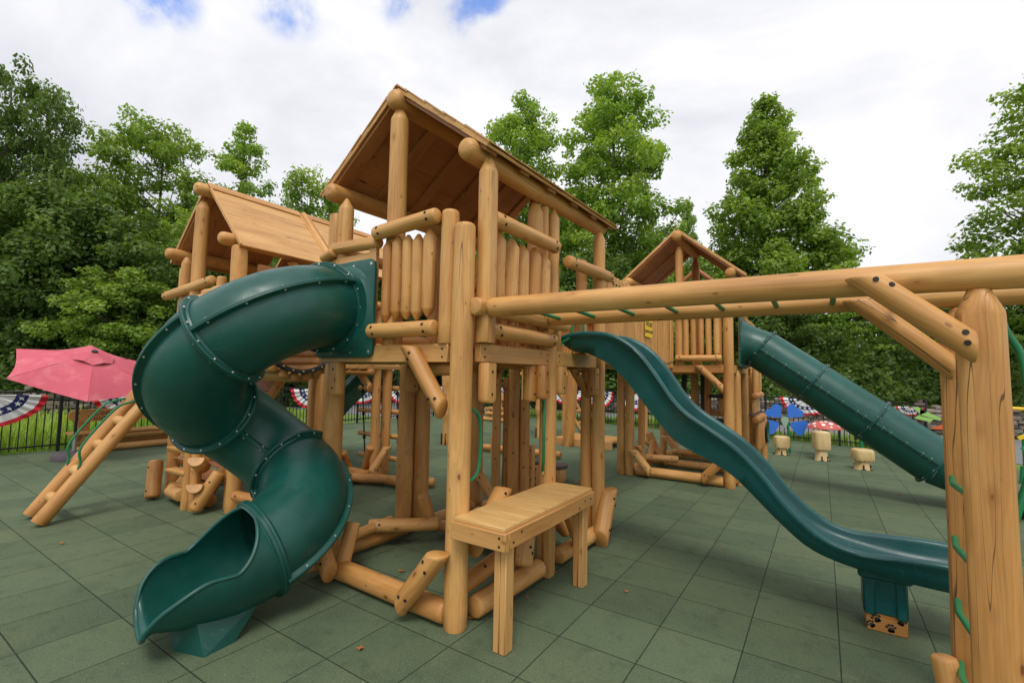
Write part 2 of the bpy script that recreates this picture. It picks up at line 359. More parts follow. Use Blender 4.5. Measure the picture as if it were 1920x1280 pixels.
def boltcap(mb, c, n, r=.011, h=.009, mi=1, seg=8):
    a, b = frame(n); vs = []
    for rr, hh in ((r, -.004), (r, h*.5), (r*.6, h)):
        for k in range(seg): t = 2*math.pi*k/seg; vs.append(c+a*(rr*math.cos(t))+b*(rr*math.sin(t))+n*hh)
    fs = [(i*seg+k, i*seg+(k+1) % seg, (i+1)*seg+(k+1) % seg, (i+1)*seg+k) for i in range(2) for k in range(seg)]+[tuple(range(2*seg, 3*seg))]
    mb.add(vs, fs, None, 0, mi)
def box(mb, c, ax, ay, az, bev=.004, mi=0, tint=None, taper=None):
    """bevelled box; ax, ay, az are half extent vectors"""
    c = V(c); ax, ay, az = V(ax), V(ay), V(az); Ls = [ax.length, ay.length, az.length]; bev = min(bev, min(Ls)*.45)
    U = [ax/Ls[0], ay/Ls[1], az/Ls[2]]; vs = []; idx = {}
    for sx in (-1, 1):
        for sy in (-1, 1):
            for sz in (-1, 1):
                S = (sx, sy, sz)
                for k in range(3):
                    p = c.copy()
                    for q in range(3): p += U[q]*S[q]*(Ls[q]-(0 if q == k else bev))
                    idx[(S, k)] = len(vs); vs.append(p)
    fs = []
    for k in range(3):
        i, j = (k+1) % 3, (k+2) % 3
        for s in (-1, 1):
            q = []
            for a_, b_ in ((-1, -1), (1, -1), (1, 1), (-1, 1)):
                S = [0, 0, 0]; S[k] = s; S[i] = a_; S[j] = b_; q.append(idx[(tuple(S), k)])
            fs.append(tuple(q if s > 0 else q[::-1]))
    for k in range(3):            # edges parallel to axis k
        i, j = (k+1) % 3, (k+2) % 3
        for a_ in (-1, 1):
            for b_ in (-1, 1):
                S0 = [0, 0, 0]; S0[i] = a_; S0[j] = b_; S1 = S0[:]; S0[k] = -1; S1[k] = 1
                q = [idx[(tuple(S0), i)], idx[(tuple(S1), i)], idx[(tuple(S1), j)], idx[(tuple(S0), j)]]
                fs.append(tuple(q if a_*b_ < 0 else q[::-1]))
    for S in [(x, y, z) for x in (-1, 1) for y in (-1, 1) for z in (-1, 1)]:
        q = [idx[(S, 0)], idx[(S, 1)], idx[(S, 2)]]; fs.append(tuple(q if S[0]*S[1]*S[2] > 0 else q[::-1]))
    if taper is not None:         # (axis index, scale) narrows the + end
        k, sc_ = taper
        for n_, p in enumerate(vs):
            t = ((p-c).dot(U[k])/Ls[k]+1)/2; s = 1+(sc_-1)*t
            for q in range(3):
                if q != k: e = (p-c).dot(U[q]); p = p+U[q]*e*(s-1)
            vs[n_] = p
    order = sorted(range(3), key=lambda q: Ls[q]); la = order[2]; ox = (random.randint(-40, 40), random.randint(-40, 40), random.uniform(-30, 30)); jt = (random.uniform(-.04, .04), random.uniform(.02, .12))
    wc = [((p-c).dot(U[order[1]])+ox[0]+jt[0], (p-c).dot(U[order[0]])+ox[1]+jt[1], (p-c).dot(U[la])+ox[2]) for p in vs]
    mb.add(vs, fs, wc, rtint() if tint is None else tint, mi)
def abox(mb, x0, x1, y0, y1, z0, z1, **kw):
    box(mb, ((x0+x1)/2, (y0+y1)/2, (z0+z1)/2), ((x1-x0)/2, 0, 0), (0, (y1-y0)/2, 0), (0, 0, (z1-z0)/2), **kw)
def beam(mb, p0, p1, w, h, up=(0, 0, 1), **kw):
    p0, p1 = V(p0), V(p1); d = (p1-p0).normalized(); a = d.cross(V(up)).normalized(); b_ = a.cross(d)
    box(mb, (p0+p1)/2, d*((p1-p0).length/2), b_*(h/2), a*(w/2), **kw)
def smooth_path(pts, n=6):
    pts = [V(p) for p in pts]; out = []; P_ = [pts[0]*2-pts[1]]+pts+[pts[-1]*2-pts[-2]]
    for i in range(1, len(P_)-2):
        p0, p1, p2, p3 = P_[i-1:i+3]
        for k in range(n):
            t = k/n; out.append(.5*((2*p1)+(p2-p0)*t+(2*p0-5*p1+4*p2-p3)*t*t+(3*p1-p0-3*p2+p3)*t**3))
    return out+[pts[-1]]
def pipe(mb, pts, r, seg=8, mi=0, cap=True, tint=.3):
    pts = [V(p) for p in pts]; vs = []; n = len(pts); ref = None
    rr = r if isinstance(r, (list, tuple)) else [r]*n
    for i, p in enumerate(pts):
        d = (pts[min(i+1, n-1)]-pts[max(i-1, 0)]).normalized()
        if ref is None: a, b_ = frame(d)
        else: a = (ref-d*ref.dot(d)).normalized(); b_ = a.cross(d)
        ref = a
        for k in range(seg): t = 2*math.pi*k/seg; vs.append(p+a*(rr[i]*math.cos(t))-b_*(rr[i]*math.sin(t)))
    fs = [(i*seg+k, (i+1)*seg+k, (i+1)*seg+(k+1) % seg, i*seg+(k+1) % seg) for i in range(n-1) for k in range(seg)]
    fs = [f[::-1] for f in fs]
    if cap: fs += [tuple(range(seg)), tuple(reversed(range((n-1)*seg, n*seg)))]
    mb.add(vs, fs, None, tint, mi)
def part_log(parent, name, *a, mats=None, **k):
    mb = MB(); log(mb, *a, **k); return build(mb, name, mats or [WOOD, HOLE_SHADE], parent)
X_, Y_, Z_ = V((1, 0, 0)), V((0, 1, 0)), V((0, 0, 1))
# ------------------------------------------------------------------ ground
def poly(name, pts, z, m, label=None, kind='structure'):
    mb = MB(); mb.add([(x, y, z) for x, y in pts], [tuple(range(len(pts)))]); o = build(mb, name, m, smooth=False); o['kind'] = kind; return o
poly('lawn', [(-140, -60), (140, -60), (140, 160), (-140, 160)], -.06, GRASS)
mb = MB(); RP = [(-11.35, -9), (9, -9), (6.2, 4.5), (5.0, 8.5), (4.45, 11.0), (1.9, 12.15), (-1.8, 12.5), (-5, 12.9), (-11.35, 12.9)]
n_ = len(RP); mb.add([(x, y, 0) for x, y in RP]+[(x, y, -.1) for x, y in RP], [tuple(range(n_))]+[(i, n_+i, n_+(i+1) % n_, (i+1) % n_) for i in range(n_)])
o = build(mb, 'rubber_surface', RUBBER, smooth=False); o['kind'] = 'structure'
poly('path', [(-26, 9.5), (-11.8, 9.6), (-11.8, 13.9), (-5, 13.7), (2.2, 13.0), (5.6, 11.4), (6.6, 8), (8, 3), (40, 3), (40, 20), (2, 17.6), (-8, 18.0), (-22, 17.6)], -.05, ASPH)

# ------------------------------------------------------------------ playset building blocks
def post(parent, x, y, z0, z1, r, e1='soft', e0='cut', flat=None, name='post', tint=None, lean=(0, 0), bolts=None):
    return part_log(parent, name, (x, y, z0), (x+lean[0], y+lean[1], z1), r, e0, e1, seg=20, flat=flat, tint=tint, r1=r*.94, bolts=bolts)
def hlog(parent, p0, p1, r, name='rail', e='soft', out_=None, tint=None, mit=None):
    """horizontal log with two dark bolt-hole discs near each end on the outward side"""
    p0, p1 = V(p0), V(p1); Ln = (p1-p0).length; bl = None
    if out_ is not None:
        o_ = V(out_); dn = V((0, 0, -.55)); upv = V((0, 0, .45))
        bl = [(r*1.2, o_+upv), (r*1.5, o_+dn), (Ln-r*1.4, o_+upv), (Ln-r*1.2, o_+dn)]
    return part_log(parent, name, p0, p1, r, e, e, seg=18, bolts=bl, tint=tint, miter0=(V(mit), .6) if mit else None, miter1=(V(mit), -.6) if mit else None)
def brace(parent, p0, p1, r, out_, name='brace'):
    p0, p1 = V(p0), V(p1); d = (p1-p0).normalized(); o_ = V(out_); Ln = (p1-p0).length; h = V((0, 0, 1)); hv = (h-d*h.dot(d)).normalized()
    return part_log(parent, name, p0, p1, r, 'round', 'round', seg=18, bolts=[(r*1.3, o_+hv*.3), (r*1.7, o_-hv*.5), (Ln-r*1.3, o_+hv*.5), (Ln-r*1.8, o_-hv*.4)],
                    miter0=(hv, .8), miter1=(hv, -.8))
def pickets(parent, p0, p1, n, z0, z1, r, name='picket', e='cone'):
    p0, p1 = V(p0), V(p1)
    for i in range(n):
        c = p0.lerp(p1, (i+.5)/n); dz = random.uniform(-.012, .012)
        part_log(parent, name, (c.x, c.y, z0+dz), (c.x+random.uniform(-.006, .006), c.y+random.uniform(-.004, .004), z1+dz), r*random.uniform(.95, 1.05), e, e, seg=16, wob=.035, mats=[WOOD])
def roof(parent, x0, x1, y0, y1, zr, ze, oh=.2, secs=None, log_r=.08, logs=(True, True), ends=.06):
    """gable roof, ridge along y between x0 and x1"""
    xc = (x0+x1)/2; rf = None
    part_log(parent, 'ridge_log', (xc, y0-ends, zr-.075), (xc, y1+ends, zr-.075), log_r, 'bullet', 'bullet', seg=20, mats=[WOOD])
    for s, xe in ((-1, x0), (1, x1)):
        part_log(parent, 'eave_log', (xe, y0-ends, ze), (xe, y1-.02, ze), log_r, 'bullet', 'bullet', seg=20, mats=[WOOD])
    half = (x1-x0)/2+oh; sl = (zr-ze-.10)/((x1-x0)/2); zE = zr-sl*half
    for s in (-1, 1):
        top = V((xc, 0, zr)); bot = V((xc+s*half, 0, zE)); d = bot-top; Ls = d.length; d.normalize(); nrm = V((s*-d.z, 0, abs(d.x))).normalized()
        if nrm.z < 0: nrm = -nrm
        for (ya, yb) in (secs or [(y0, y1)]):
            mb = MB(); nb = 8; w = Ls/nb
            for k in range(nb):
                c = top+d*(w*(k+.5)); seams = [ya, yb]
                if yb-ya > 1.6: seams = [ya, ya+(yb-ya)*random.uniform(.35, .65), yb]
                for q in range(len(seams)-1):
                    box(mb, V((c.x, (seams[q]+seams[q+1])/2, c.z))+nrm*(.012+.002*(k % 2)), d*(w/2+.004), (0, (seams[q+1]-seams[q])/2-.001, 0), nrm*.011, bev=.003, tint=random.uniform(0, .15))
            # mitred trim board on both gable edges, and the cap board at the ridge
            panel = build(mb, 'roof_panel', BOARD, parent)
            for yy in (ya+.012, yb-.012):
                mb = MB(); box(mb, V(((top+bot)/2).to_tuple())+V((0, yy, 0))+nrm*.028, d*(Ls/2+.005), (0, .012, 0), nrm*.014, bev=.003); build(mb, 'trim_board', BOARD, panel)
            mb = MB(); box(mb, top+d*.06+V((0, (ya+yb)/2, 0))+nrm*.034, d*.065, (0, (yb-ya)/2, 0), nrm*.009, bev=.003); build(mb, 'cap_board', BOARD, panel)
            nr = max(3, int(round((yb-ya)/.42)))
            for k in range(nr):
                yy = ya+.09+(yb-ya-.18)*k/(nr-1); mb = MB()
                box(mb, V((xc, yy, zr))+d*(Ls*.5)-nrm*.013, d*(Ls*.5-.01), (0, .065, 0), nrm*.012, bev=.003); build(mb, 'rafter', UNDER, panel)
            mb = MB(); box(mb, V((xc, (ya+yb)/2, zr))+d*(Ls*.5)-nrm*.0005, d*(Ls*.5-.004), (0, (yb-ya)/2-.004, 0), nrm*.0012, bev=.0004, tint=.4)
            build(mb, 'soffit_board', UNDER, panel)  # thin dark sheet puts the underside shade into the planks' colour
def curb(parent, pA, pB, r=.075, out_=(0, -1, 0), b0=True, b1=True, z=.09, h=.4, off=.02, run=.32):
    """log lying on the ground between two posts, pinned to them by short diagonals"""
    pA, pB = V((*pA, z)), V((*pB, z)); d = (pB-pA).normalized(); o_ = V(out_)
    part_log(parent, 'curb_log', pA, pB, r, 'soft', 'soft', seg=18, mats=[WOOD, HOLE_SHADE])
    for fl, p, s in ((b0, pA, 1), (b1, pB, -1)):
        if fl:
            q0 = p+d*s*run+o_*(r*1.5+off)+Z_*.0; q1 = p-d*s*.02+o_*(r*1.35+off)+Z_*h
            brace(parent, q0+Z_*.02, q1, r*.88, o_)
def deck(parent, x0, x1, y0, y1, zt=1.87):
    mb = MB(); n = int((y1-y0)/.14)
    for k in range(n):
        w = (y1-y0)/n; abox(mb, x0, x1, y0+w*k+.003, y0+w*(k+1)-.003, zt-.03, zt, bev=.003)
    build(mb, 'deck_board', BOARD, parent)
    for k in range(3):
        yy = y0+.12+(y1-y0-.24)*k/2; mb = MB(); abox(mb, x0+.02, x1-.02, yy-.02, yy+.02, zt-.14, zt-.032); build(mb, 'joist', BOARD, parent)
def dbeam(parent, p0, p1, w=.05, h=.12, out_=None, name='deck_beam'):
    mb = MB(); beam(mb, p0, p1, w, h)
    if out_ is not None:
        d = (V(p1)-V(p0)); Ln = d.length; d.normalize(); o_ = V(out_)
        for s in (.05, Ln-.05):
            for dz in (-.028, .028): disc(mb, V(p0)+d*s+o_*(w/2+.0005)+Z_*dz, o_, .008, 1)
    return build(mb, name, [BOARD, HOLE_SHADE], parent)
def hanger(parent, x, y, out_, z0=1.47, z1=1.745, r=.062):
    o_ = V(out_); Ln = z1-z0
    part_log(parent, 'bracket', (x, y, z0), (x, y, z1), r, 'soft', 'cut', seg=16, flat=[(o_, .72), (-o_, .72)], mats=[WOOD, HOLE_SHADE], bolts=None)
    mb = MB(); 
    for z in (z0+.06, z1-.06): disc(mb, V((x, y, z))+o_*(r*.72+.002), o_, .009, 0)
    build(mb, 'bolt', HOLE_SHADE, parent)
def handle(parent, pts, r=.014, name='grab_handle'):
    mb = MB(); P = smooth_path(pts, 5); pipe(mb, P, r, 8)
    for p, q in ((P[0], P[1]), (P[-1], P[-2])):
        pass
    return build(mb, name, [GREENMETAL, BRASS], parent)

# ------------------------------------------------------------------ main tower
T1 = thing('playground_tower', 'tallest log play tower at front centre, with the curling tube slide leaving its deck', 'play tower', (-1.37, .78, 0), 'log play towers')
post(T1, -.605, -.315, 0, 2.71, .080, 'soft', flat=[(V((.6, -.8, 0)), .86)], tint=.05, name='corner_post')
post(T1, -.745, -.31, 1.875, 2.83, .068, 'soft', tint=.3)
post(T1, -.505, -.19, 1.885, 3.19, .072, 'cone', flat=[(V((1, 0, 0)), .8), (V((-.3, -1, 0)).normalized(), .85)], tint=.25, name='roof_post')
post(T1, -1.37, -.25, 1.875, 3.80, .078, 'cone', tint=.15, name='roof_post')
post(T1, -1.98, -.27, 2.5, 3.17, .068, 'point', tint=.3, name='roof_post')
post(T1, -2.115, -.27, 2.5, 3.05, .062, 'cut', flat=[(V((0, -1, 0)), .75)], tint=.3)
post(T1, -2.15, -.19, 0, 1.745, .092, 'cut', tint=.2, name='corner_post')
post(T1, -.56, .82, 0, 2.02, .078, 'cut', tint=.2, name='corner_post')
post(T1, -.60, .955, 1.875, 3.2, .062, 'point', tint=.2, name='roof_post')
post(T1, -.64, .84, 2.55, 3.2, .05, 'soft', tint=.35)
post(T1, -.66, .73, 1.875, 3.2, .075, 'cone', tint=.15, name='roof_post')
post(T1, -2.08, 1.0, 1.875, 3.2, .07, 'cone', tint=.75, name='roof_post')
post(T1, -.52, 1.84, 0, 3.2, .068, 'cone', tint=.2, name='corner_post')
post(T1, -.64, 1.80, 0, 1.74, .06, 'cut', tint=.6)
post(T1, -.64, 1.66, 1.875, 2.88, .062, 'soft', tint=.6)
post(T1, -2.27, .80, 0, 1.75, .088, 'cut', tint=.45, name='corner_post')
post(T1, -2.20, .97, 0, 2.0, .092, 'cut', tint=.35, name='corner_post')
post(T1, -2.12, 1.86, 0, 3.2, .075, 'cone', tint=.7, name='corner_post')
post(T1, -1.37, 1.9, 1.875, 3.8, .075, 'cone', tint=.6, name='roof_post')
SHEAR = (-.30, .028)
roof(T1, -2.14, -.60, -.30, 2.12, 3.935, 3.25, oh=.15)
for s in (-1, 1):      # hand split shingles over the planks
    top = V((-1.37, 0, 3.965)); half = .77+.155; bot = V((-1.37+s*half, 0, 3.965-.585/.77*half)); d = (bot-top); Ls = d.length; d.normalize(); nrm = V((s*abs(d.z), 0, abs(d.x))); mb = MB(); nc_ = 9
    for k in range(nc_):
        y = -.312+random.uniform(0, .008)
        while y < 2.12:
            w = random.uniform(.07, .15); ln = Ls/nc_*.62; c = top+d*(Ls/nc_*(k+.5)+random.uniform(-.008, .012))+nrm*(.018+.004*(k % 2)); dt = (d-nrm*.03).normalized()
            box(mb, V((c.x, y+w/2, c.z)), dt*ln, (0, w/2-.002, 0), nrm*random.uniform(.004, .007), bev=.001, tint=random.uniform(.2, 1)); y += w
    build(mb, 'shingles', BOARD, T1, smooth=False)
SHEAR = None
deck(T1, -2.15, -.60, -.27, 1.86)
dbeam(T1, (-2.16, -.33, 1.81), (-.70, -.33, 1.81), .05, .13, (0, -1, 0))
dbeam(T1, (-.545, -.22, 1.815), (-.545, .78, 1.815), .055, .13, (1, 0, 0))
dbeam(T1, (-.545, .90, 1.815), (-.545, 1.9, 1.815), .055, .13, (1, 0, 0))
dbeam(T1, (-2.2, -.3, 1.815), (-2.2, 1.9, 1.815), .055, .13)
dbeam(T1, (-2.15, 1.9, 1.815), (-.56, 1.9, 1.815), .055, .13)
hlog(T1, (-1.0, -.22, 1.7), (-.65, -.22, 1.7), .05, 'joist_log')
# front railing
hlog(T1, (-1.47, -.37, 2.755), (-.80, -.385, 2.785), .056, out_=(0, -1, 0), tint=.1)
hlog(T1, (-1.49, -.37, 1.985), (-.80, -.375, 1.985), .058, out_=(0, -1, 0), tint=.15)
pickets(T1, (-1.42, -.325), (-.87, -.325), 5, 2.062, 2.705, .0475, e='spike')
hlog(T1, (-2.06, -.33, 2.72), (-1.47, -.33, 2.70), .052, tint=.15)
hlog(T1, (-2.9+.75, -.36, 2.64), (-2.0, -.36, 2.68), .045, tint=.3)
mb = MB(); abox(mb, -2.13, -1.50, -.335, -.30, 2.45, 2.63, tint=.1); abox(mb, -1.57, -1.49, -.345, -.305, 1.88, 2.69, tint=.15); abox(mb, -2.16, -2.08, -.345, -.305, 1.88, 2.66, tint=.15); build(mb, 'slide_frame', BOARD, T1)
# right railing, bay one
hlog(T1, (-.50, -.13, 2.785), (-.50, .83, 2.80), .06, out_=(1, 0, 0), tint=.1)
hlog(T1, (-.50, -.15, 1.975), (-.50, .80, 1.965), .058, out_=(1, 0, 0), tint=.3)
pickets(T1, (-.55, -.07), (-.55, .78), 5, 2.066, 2.725, .060, e='spike')
post(T1, -.57, .74, 1.885, 2.68, .045, 'soft', tint=.2)
hlog(T1, (-.47, 1.0, 2.71), (-.47, 2.02, 2.745), .058, out_=(1, 0, 0), tint=.15)
post(T1, -.60, 1.02, 1.885, 2.35, .06, 'cut', flat=[(V((1, 0, 0)), .7)], tint=.1)
# far side railings
hlog(T1, (-2.12, -.2, 2.72), (-2.12, 1.85, 2.74), .055, out_=(1, 0, 0), tint=.5)
hlog(T1, (-2.12, -.2, 2.0), (-2.12, 1.85, 2.0), .055, tint=.6)
pickets(T1, (-2.16, .95), (-2.16, 1.85), 6, 1.99, 2.7, .05)
hlog(T1, (-2.1, 1.86, 2.70), (-1.2, 1.86, 2.70), .055, tint=.5)
pickets(T1, (-2.0, 1.9), (-1.3, 1.9), 5, 1.99, 2.7, .05)
# brackets and braces under the deck
hanger(T1, -.50, -.16, (1, 0, 0)); hanger(T1, -.50, .62, (1, 0, 0)); hanger(T1, -.50, .93, (1, 0, 0), 1.5); hanger(T1, -.50, 1.66, (1, 0, 0))
hanger(T1, -1.97, -.30, (0, -1, 0)); hanger(T1, -2.10, .70, (1, 0, 0)); hanger(T1, -2.06, .93, (1, 0, 0)); hanger(T1, -.58, .55, (1, 0, 0), 1.45)
brace(T1, (-1.03, -.40, 1.86), (-.70, -.39, 1.42), .060, (0, -1, 0))
brace(T1, (-1.72, 1.80, 1.76), (-2.06, 1.80, 1.40), .045, (0, -1, 0)); brace(T1, (-.60, 1.38, 1.74), (-.60, 1.74, 1.48), .04, (1, 0, 0))
# ground curbs
curb(T1, (-2.05, -.30), (-.66, -.33), .078, (0, -1, 0), h=.42, run=.30)
part_log(T1, 'brace', (-2.02, -.42, .05), (-2.17, -.36, .42), .07, 'round', 'round', seg=18, bolts=[(.1, (0, -1, .3)), (.33, (0, -1, 0))])
part_log(T1, 'brace', (-1.80, -.30, .10), (-1.83, -.18, .42), .062, 'cut', 'round', seg=16)
curb(T1, (-2.17, -.05), (-2.15, .75), .07, (1, 0, 0), b0=False, b1=False)
part_log(T1, 'curb_log', (-2.16, .25, .22), (-1.72, .74, .20), .062, 'round', 'round', seg=16, bolts=[(.1, (.8, -.6, .4))])
part_log(T1, 'curb_log', (-2.1, .02, .20), (-2.12, .50, .22), .05, 'round', 'round', seg=16)
part_log(T1, 'brace', (-1.86, .80, .12), (-1.90, .70, .46), .06, 'soft', 'round', seg=16)
curb(T1, (-1.9, .98), (-.70, .82), .062, (0, -1, 0), b0=False, b1=False)
curb(T1, (-.56, -.18), (-.53, .66), .078, (1, 0, 0), b0=False, b1=False)
part_log(T1, 'curb_log', (-.66, -.20, .21), (-.70, .30, .23), .065, 'round', 'round', seg=16, bolts=[(.25, (.7, 0, .8))])
brace(T1, (-.55, -.2, .50), (-.62, .25, .80), .068, (1, 0, 0)); brace(T1, (-.66, .6, .08), (-.66, .3, .52), .062, (1, 0, 0))
part_log(T1, 'brace', (-.50, .36, .2), (-.54, .48, .50), .07, 'soft', 'round', seg=16, bolts=[(.1, (1, 0, .2)), (.14, (1, -.3, .6))])
curb(T1, (-.52, .96), (-.50, 1.75), .07, (1, 0, 0), b0=False, b1=False)
brace(T1, (-.42, 1.22, .12), (-.45, .95, .56), .062, (1, 0, 0)); brace(T1, (-.40, 1.62, .06), (-.42, 1.92, .50), .085, (1, 0, 0))
part_log(T1, 'brace', (-.62, 1.32, .18), (-.66, 1.10, .42), .06, 'soft', 'round', seg=16)
part_log(T1, 'curb_log', (-.7, .98, .24), (-.72, 1.35, .26), .06, 'round', 'round', seg=16)
curb(T1, (-.6, 1.86), (-2.0, 1.86), .068, (0, -1, 0), b0=False, b1=True)
curb(T1, (-2.1, 1.05), (-2.1, 1.75), .066, (1, 0, 0), b0=False, b1=False)
part_log(T1, 'brace', (-1.1, .75, .14), (-1.45, 1.02, .30), .07, 'round', 'round', seg=16)
part_log(T1, 'brace', (-.95, 1.0, .16), (-1.25, 1.35, .26), .075, 'round', 'round', seg=16)
# bent green grab bars on the climbing side
def grab(parent, p0, p1, bulge, r=.013):
    p0, p1, bv = V(p0), V(p1), V(bulge); P = [p0, p0.lerp(p1, .06), p0.lerp(p1, .2)+bv, p0.lerp(p1, .8)+bv, p0.lerp(p1, .94), p1]
    mb = MB(); pipe(mb, smooth_path(P, 4), r, 8)
    for p, q in ((p0, p1), (p1, p0)):
        nn = bv.normalized(); boltcap(mb, p+nn*.008, nn, .012, .008, 1)
    return build(mb, 'grab_bar', [GREENMETAL, BRASS], parent)
grab(T1, (-.62, -.22, 1.47), (-.62, -.22, .88), (.03, .10, 0)); grab(T1, (-.55, .73, 1.47), (-.55, .73, .84), (.05, -.08, 0))
grab(T1, (-.58, 1.12, 2.45), (-.58, 1.12, 1.95), (.08, .02, 0))
grab(T1, (-.62, 1.60, 2.30), (-.62, 1.60, 1.95), (.06, -.06, 0))

# log stump steps climbing to the deck
ST = thing('stepping_posts', 'cluster of upright log steps of rising height under and behind the front tower', 'climbing steps', (-2.15, 2.8, 0))
for x, y, h_, r_ in ((-2.36, 2.60, 1.69, .062), (-2.28, 2.72, 1.62, .05), (-2.16, 2.74, 1.98, .085), (-2.05, 2.84, 1.32, .078), (-2.03, 3.0, .67, .06), (-2.02, 3.12, .36, .055), (-1.96, 3.22, .22, .05)):
    post(ST, x, y, 0, h_, r_, 'cut', tint=.75, name='step_post', bolts=[(h_*.3, (.5, -.9, 0)), (h_*.55, (.45, -.9, 0)), (h_*.9, (.4, -.9, 0))])  # high tint darkens these posts for the shade they stand in

# ------------------------------------------------------------------ tables
TB = thing('table', 'slatted wooden play table on square legs fixed to the front corner post', 'table', (-.37, .2, 0))
mb = MB(); n = 9
for k in range(n):
    w = 1.28/n; abox(mb, -.545, -.150, -.43+w*k+.001, -.43+w*(k+1)-.001, .728, .752, bev=.003, tint=random.uniform(0, .5))
build(mb, 'tabletop', WORN, TB)
for (x0, x1, y0, y1) in ((-.168, -.128, -.405, .82), (-.55, -.51, -.405, .82)):
    mb = MB(); abox(mb, x0, x1, y0, y1, .625, .727)
    if x1 > -.2:
        for yy, zz in ((-.36, .66), (-.27, .70), (.56, .655), (.66, .69), (.77, .685)): disc(mb, V((x1+.0005, yy, zz)), X_, .008, 1)
    build(mb, 'apron', [BOARD, HOLE_SHADE], TB)
for yy in (-.432, .822):
    mb = MB(); abox(mb, -.553, -.126, yy-.022, yy+.022, .622, .7275)
    for xx, zz in ((-.17, .65), (-.17, .70)): disc(mb, V((xx, yy-.0225, zz)), -Y_, .008, 1)
    build(mb, 'apron', [BOARD, HOLE_SHADE], TB)
for x, y in ((-.205, -.345), (-.205, .745)):
    mb = MB(); abox(mb, x-.045, x-.001, y-.045, y+.045, 0, .63, bev=.006); abox(mb, x+.001, x+.045, y-.045, y+.045, 0, .62, bev=.006); build(mb, 'leg', BOARD, TB)
mb = MB(); abox(mb, -.52, -.46, .70, .79, 0, .62); build(mb, 'leg', BOARD, TB)

# ------------------------------------------------------------------ spiral tube slide
def perp(d):
    a = np.cross(d, [0, 0, 1.]); a /= np.linalg.norm(a); return a, np.cross(a, d)
def nrot(v, k, a): return v*np.cos(a)+np.cross(k, v)*np.sin(a)+k*(k@v)*(1-np.cos(a))
TP = [-1.91785, -.49703, 2.18269, 2.799356, -.058423, 1.35114, -.617003, .591587, 1.425604, -.464549, .599031, 1.664225, -.546306, .54118, 1.592433, -.362411, .552853]
def tube_segments(NS=20):
    c = np.array(TP[:3]); yaw, el = TP[3:5]; d = np.array([np.sin(yaw)*np.cos(el), np.cos(yaw)*np.cos(el), np.sin(el)]); segs = []
    for s in range(4):
        al, psi, rho = TP[5+3*s:8+3*s]; a, b = perp(d); n = a*np.cos(psi)+b*np.sin(psi); k = np.cross(d, n); pts = []
        for t in np.linspace(0, 1, NS+1):
            nn = nrot(n, k, al*t); pts.append((c+n*rho-nn*rho, nrot(d, k, al*t), -nn, k))
        segs.append(pts); c, d = pts[-1][0], pts[-1][1]
    return segs
RT = .325
def sweep_rings(mb, rings, close=True, mi=0, wall=None):
    """rings: list of point lists of equal length"""
    n = len(rings[0]); vs = [p for r in rings for p in r]; fs = []
    for i in range(len(rings)-1):
        for j in range(n if close else n-1):
            k = (j+1) % n; fs.append((i*n+j, i*n+k, (i+1)*n+k, (i+1)*n+j))
    mb.add(vs, fs, None, 0, mi)
def circle(c, o, k, r, n=56):   # o, k orthonormal in the ring's plane
    return [V(c+o*(r*math.cos(2*math.pi*j/n))+k*(r*math.sin(2*math.pi*j/n))) for j in range(n)]
def ring_flange(parent, c, d, o, k, r=RT, w=.045, th=.03, nb=15, name='flange'):
    mb = MB(); R1 = r+w
    prof = [(r-.012, -th/2), (r+.004, -th/2-.012), (r+.012, -th/2), (R1-.006, -th/2), (R1, -th/2+.006), (R1, -.002), (R1-.004, 0), (R1, .002), (R1, th/2-.006), (R1-.006, th/2), (r+.012, th/2), (r+.004, th/2+.012), (r-.012, th/2)]
    rings = [circle(c+d*z, o, k, rr) for rr, z in prof]; sweep_rings(mb, rings)
    for j in range(nb):
        t = 2*math.pi*(j+.5)/nb; p = V(c+(o*math.cos(t)+k*math.sin(t))*(r+w*.58))
        for s in (-1, 1): boltcap(mb, p+V(d*(s*th/2)), V(d*s), .0088, .008)
    return build(mb, name, [GREEN, BOLT], parent)
def seam(parent, pts, side, r=RT, w=.043, th=.030, nb=5):
    """longitudinal bolted lip along centreline samples (c, d, o, k)"""
    mb = MB(); prof = [(r-.01, -th/2-.008), (r+.006, -th/2), (r+w-.005, -th/2), (r+w, -th/2+.005), (r+w, -.0015), (r+w-.003, 0), (r+w, .0015), (r+w, th/2-.005), (r+w-.005, th/2), (r+.006, th/2), (r-.01, th/2+.008)]
    sweep_rings(mb, [[V(c+o*(side*rr)+k*z) for rr, z in prof] for c, d, o, k in pts], close=False)
    m_ = len(pts)-1
    for j in range(nb):
        c, d, o, k = pts[int(round((j+.6)/(nb+.2)*m_))]
        for s in (-1, 1): boltcap(mb, V(c+o*(side*(r+w*.55))+k*(s*th/2)), V(k*s), .0088, .008)
    return build(mb, 'seam', [GREEN, BOLT], parent)
TS = thing('tube_slide', 'dark green curling tube slide in front, ending in an open scoop on the tiles', 'tube slide', (-1.95, -1.3, 0))
SG = tube_segments()
for si, pts in enumerate(SG):
    mb = MB(); sweep_rings(mb, [circle(c, o, k, RT) for c, d, o, k in pts]); sweep_rings(mb, [circle(c, o, k, RT-.008)[::-1] for c, d, o, k in pts])
    build(mb, 'tube_section', GREEN, TS)
    ring_flange(TS, *pts[0])
    seam(TS, pts, 1, nb=(5 if si != 2 else 3)); seam(TS, pts, -1, nb=3 if si != 2 else 2)
c4, d4, o4, k4 = SG[-1][-1]; ring_flange(TS, c4, d4, o4, k4, w=.03, th=.05, nb=0)
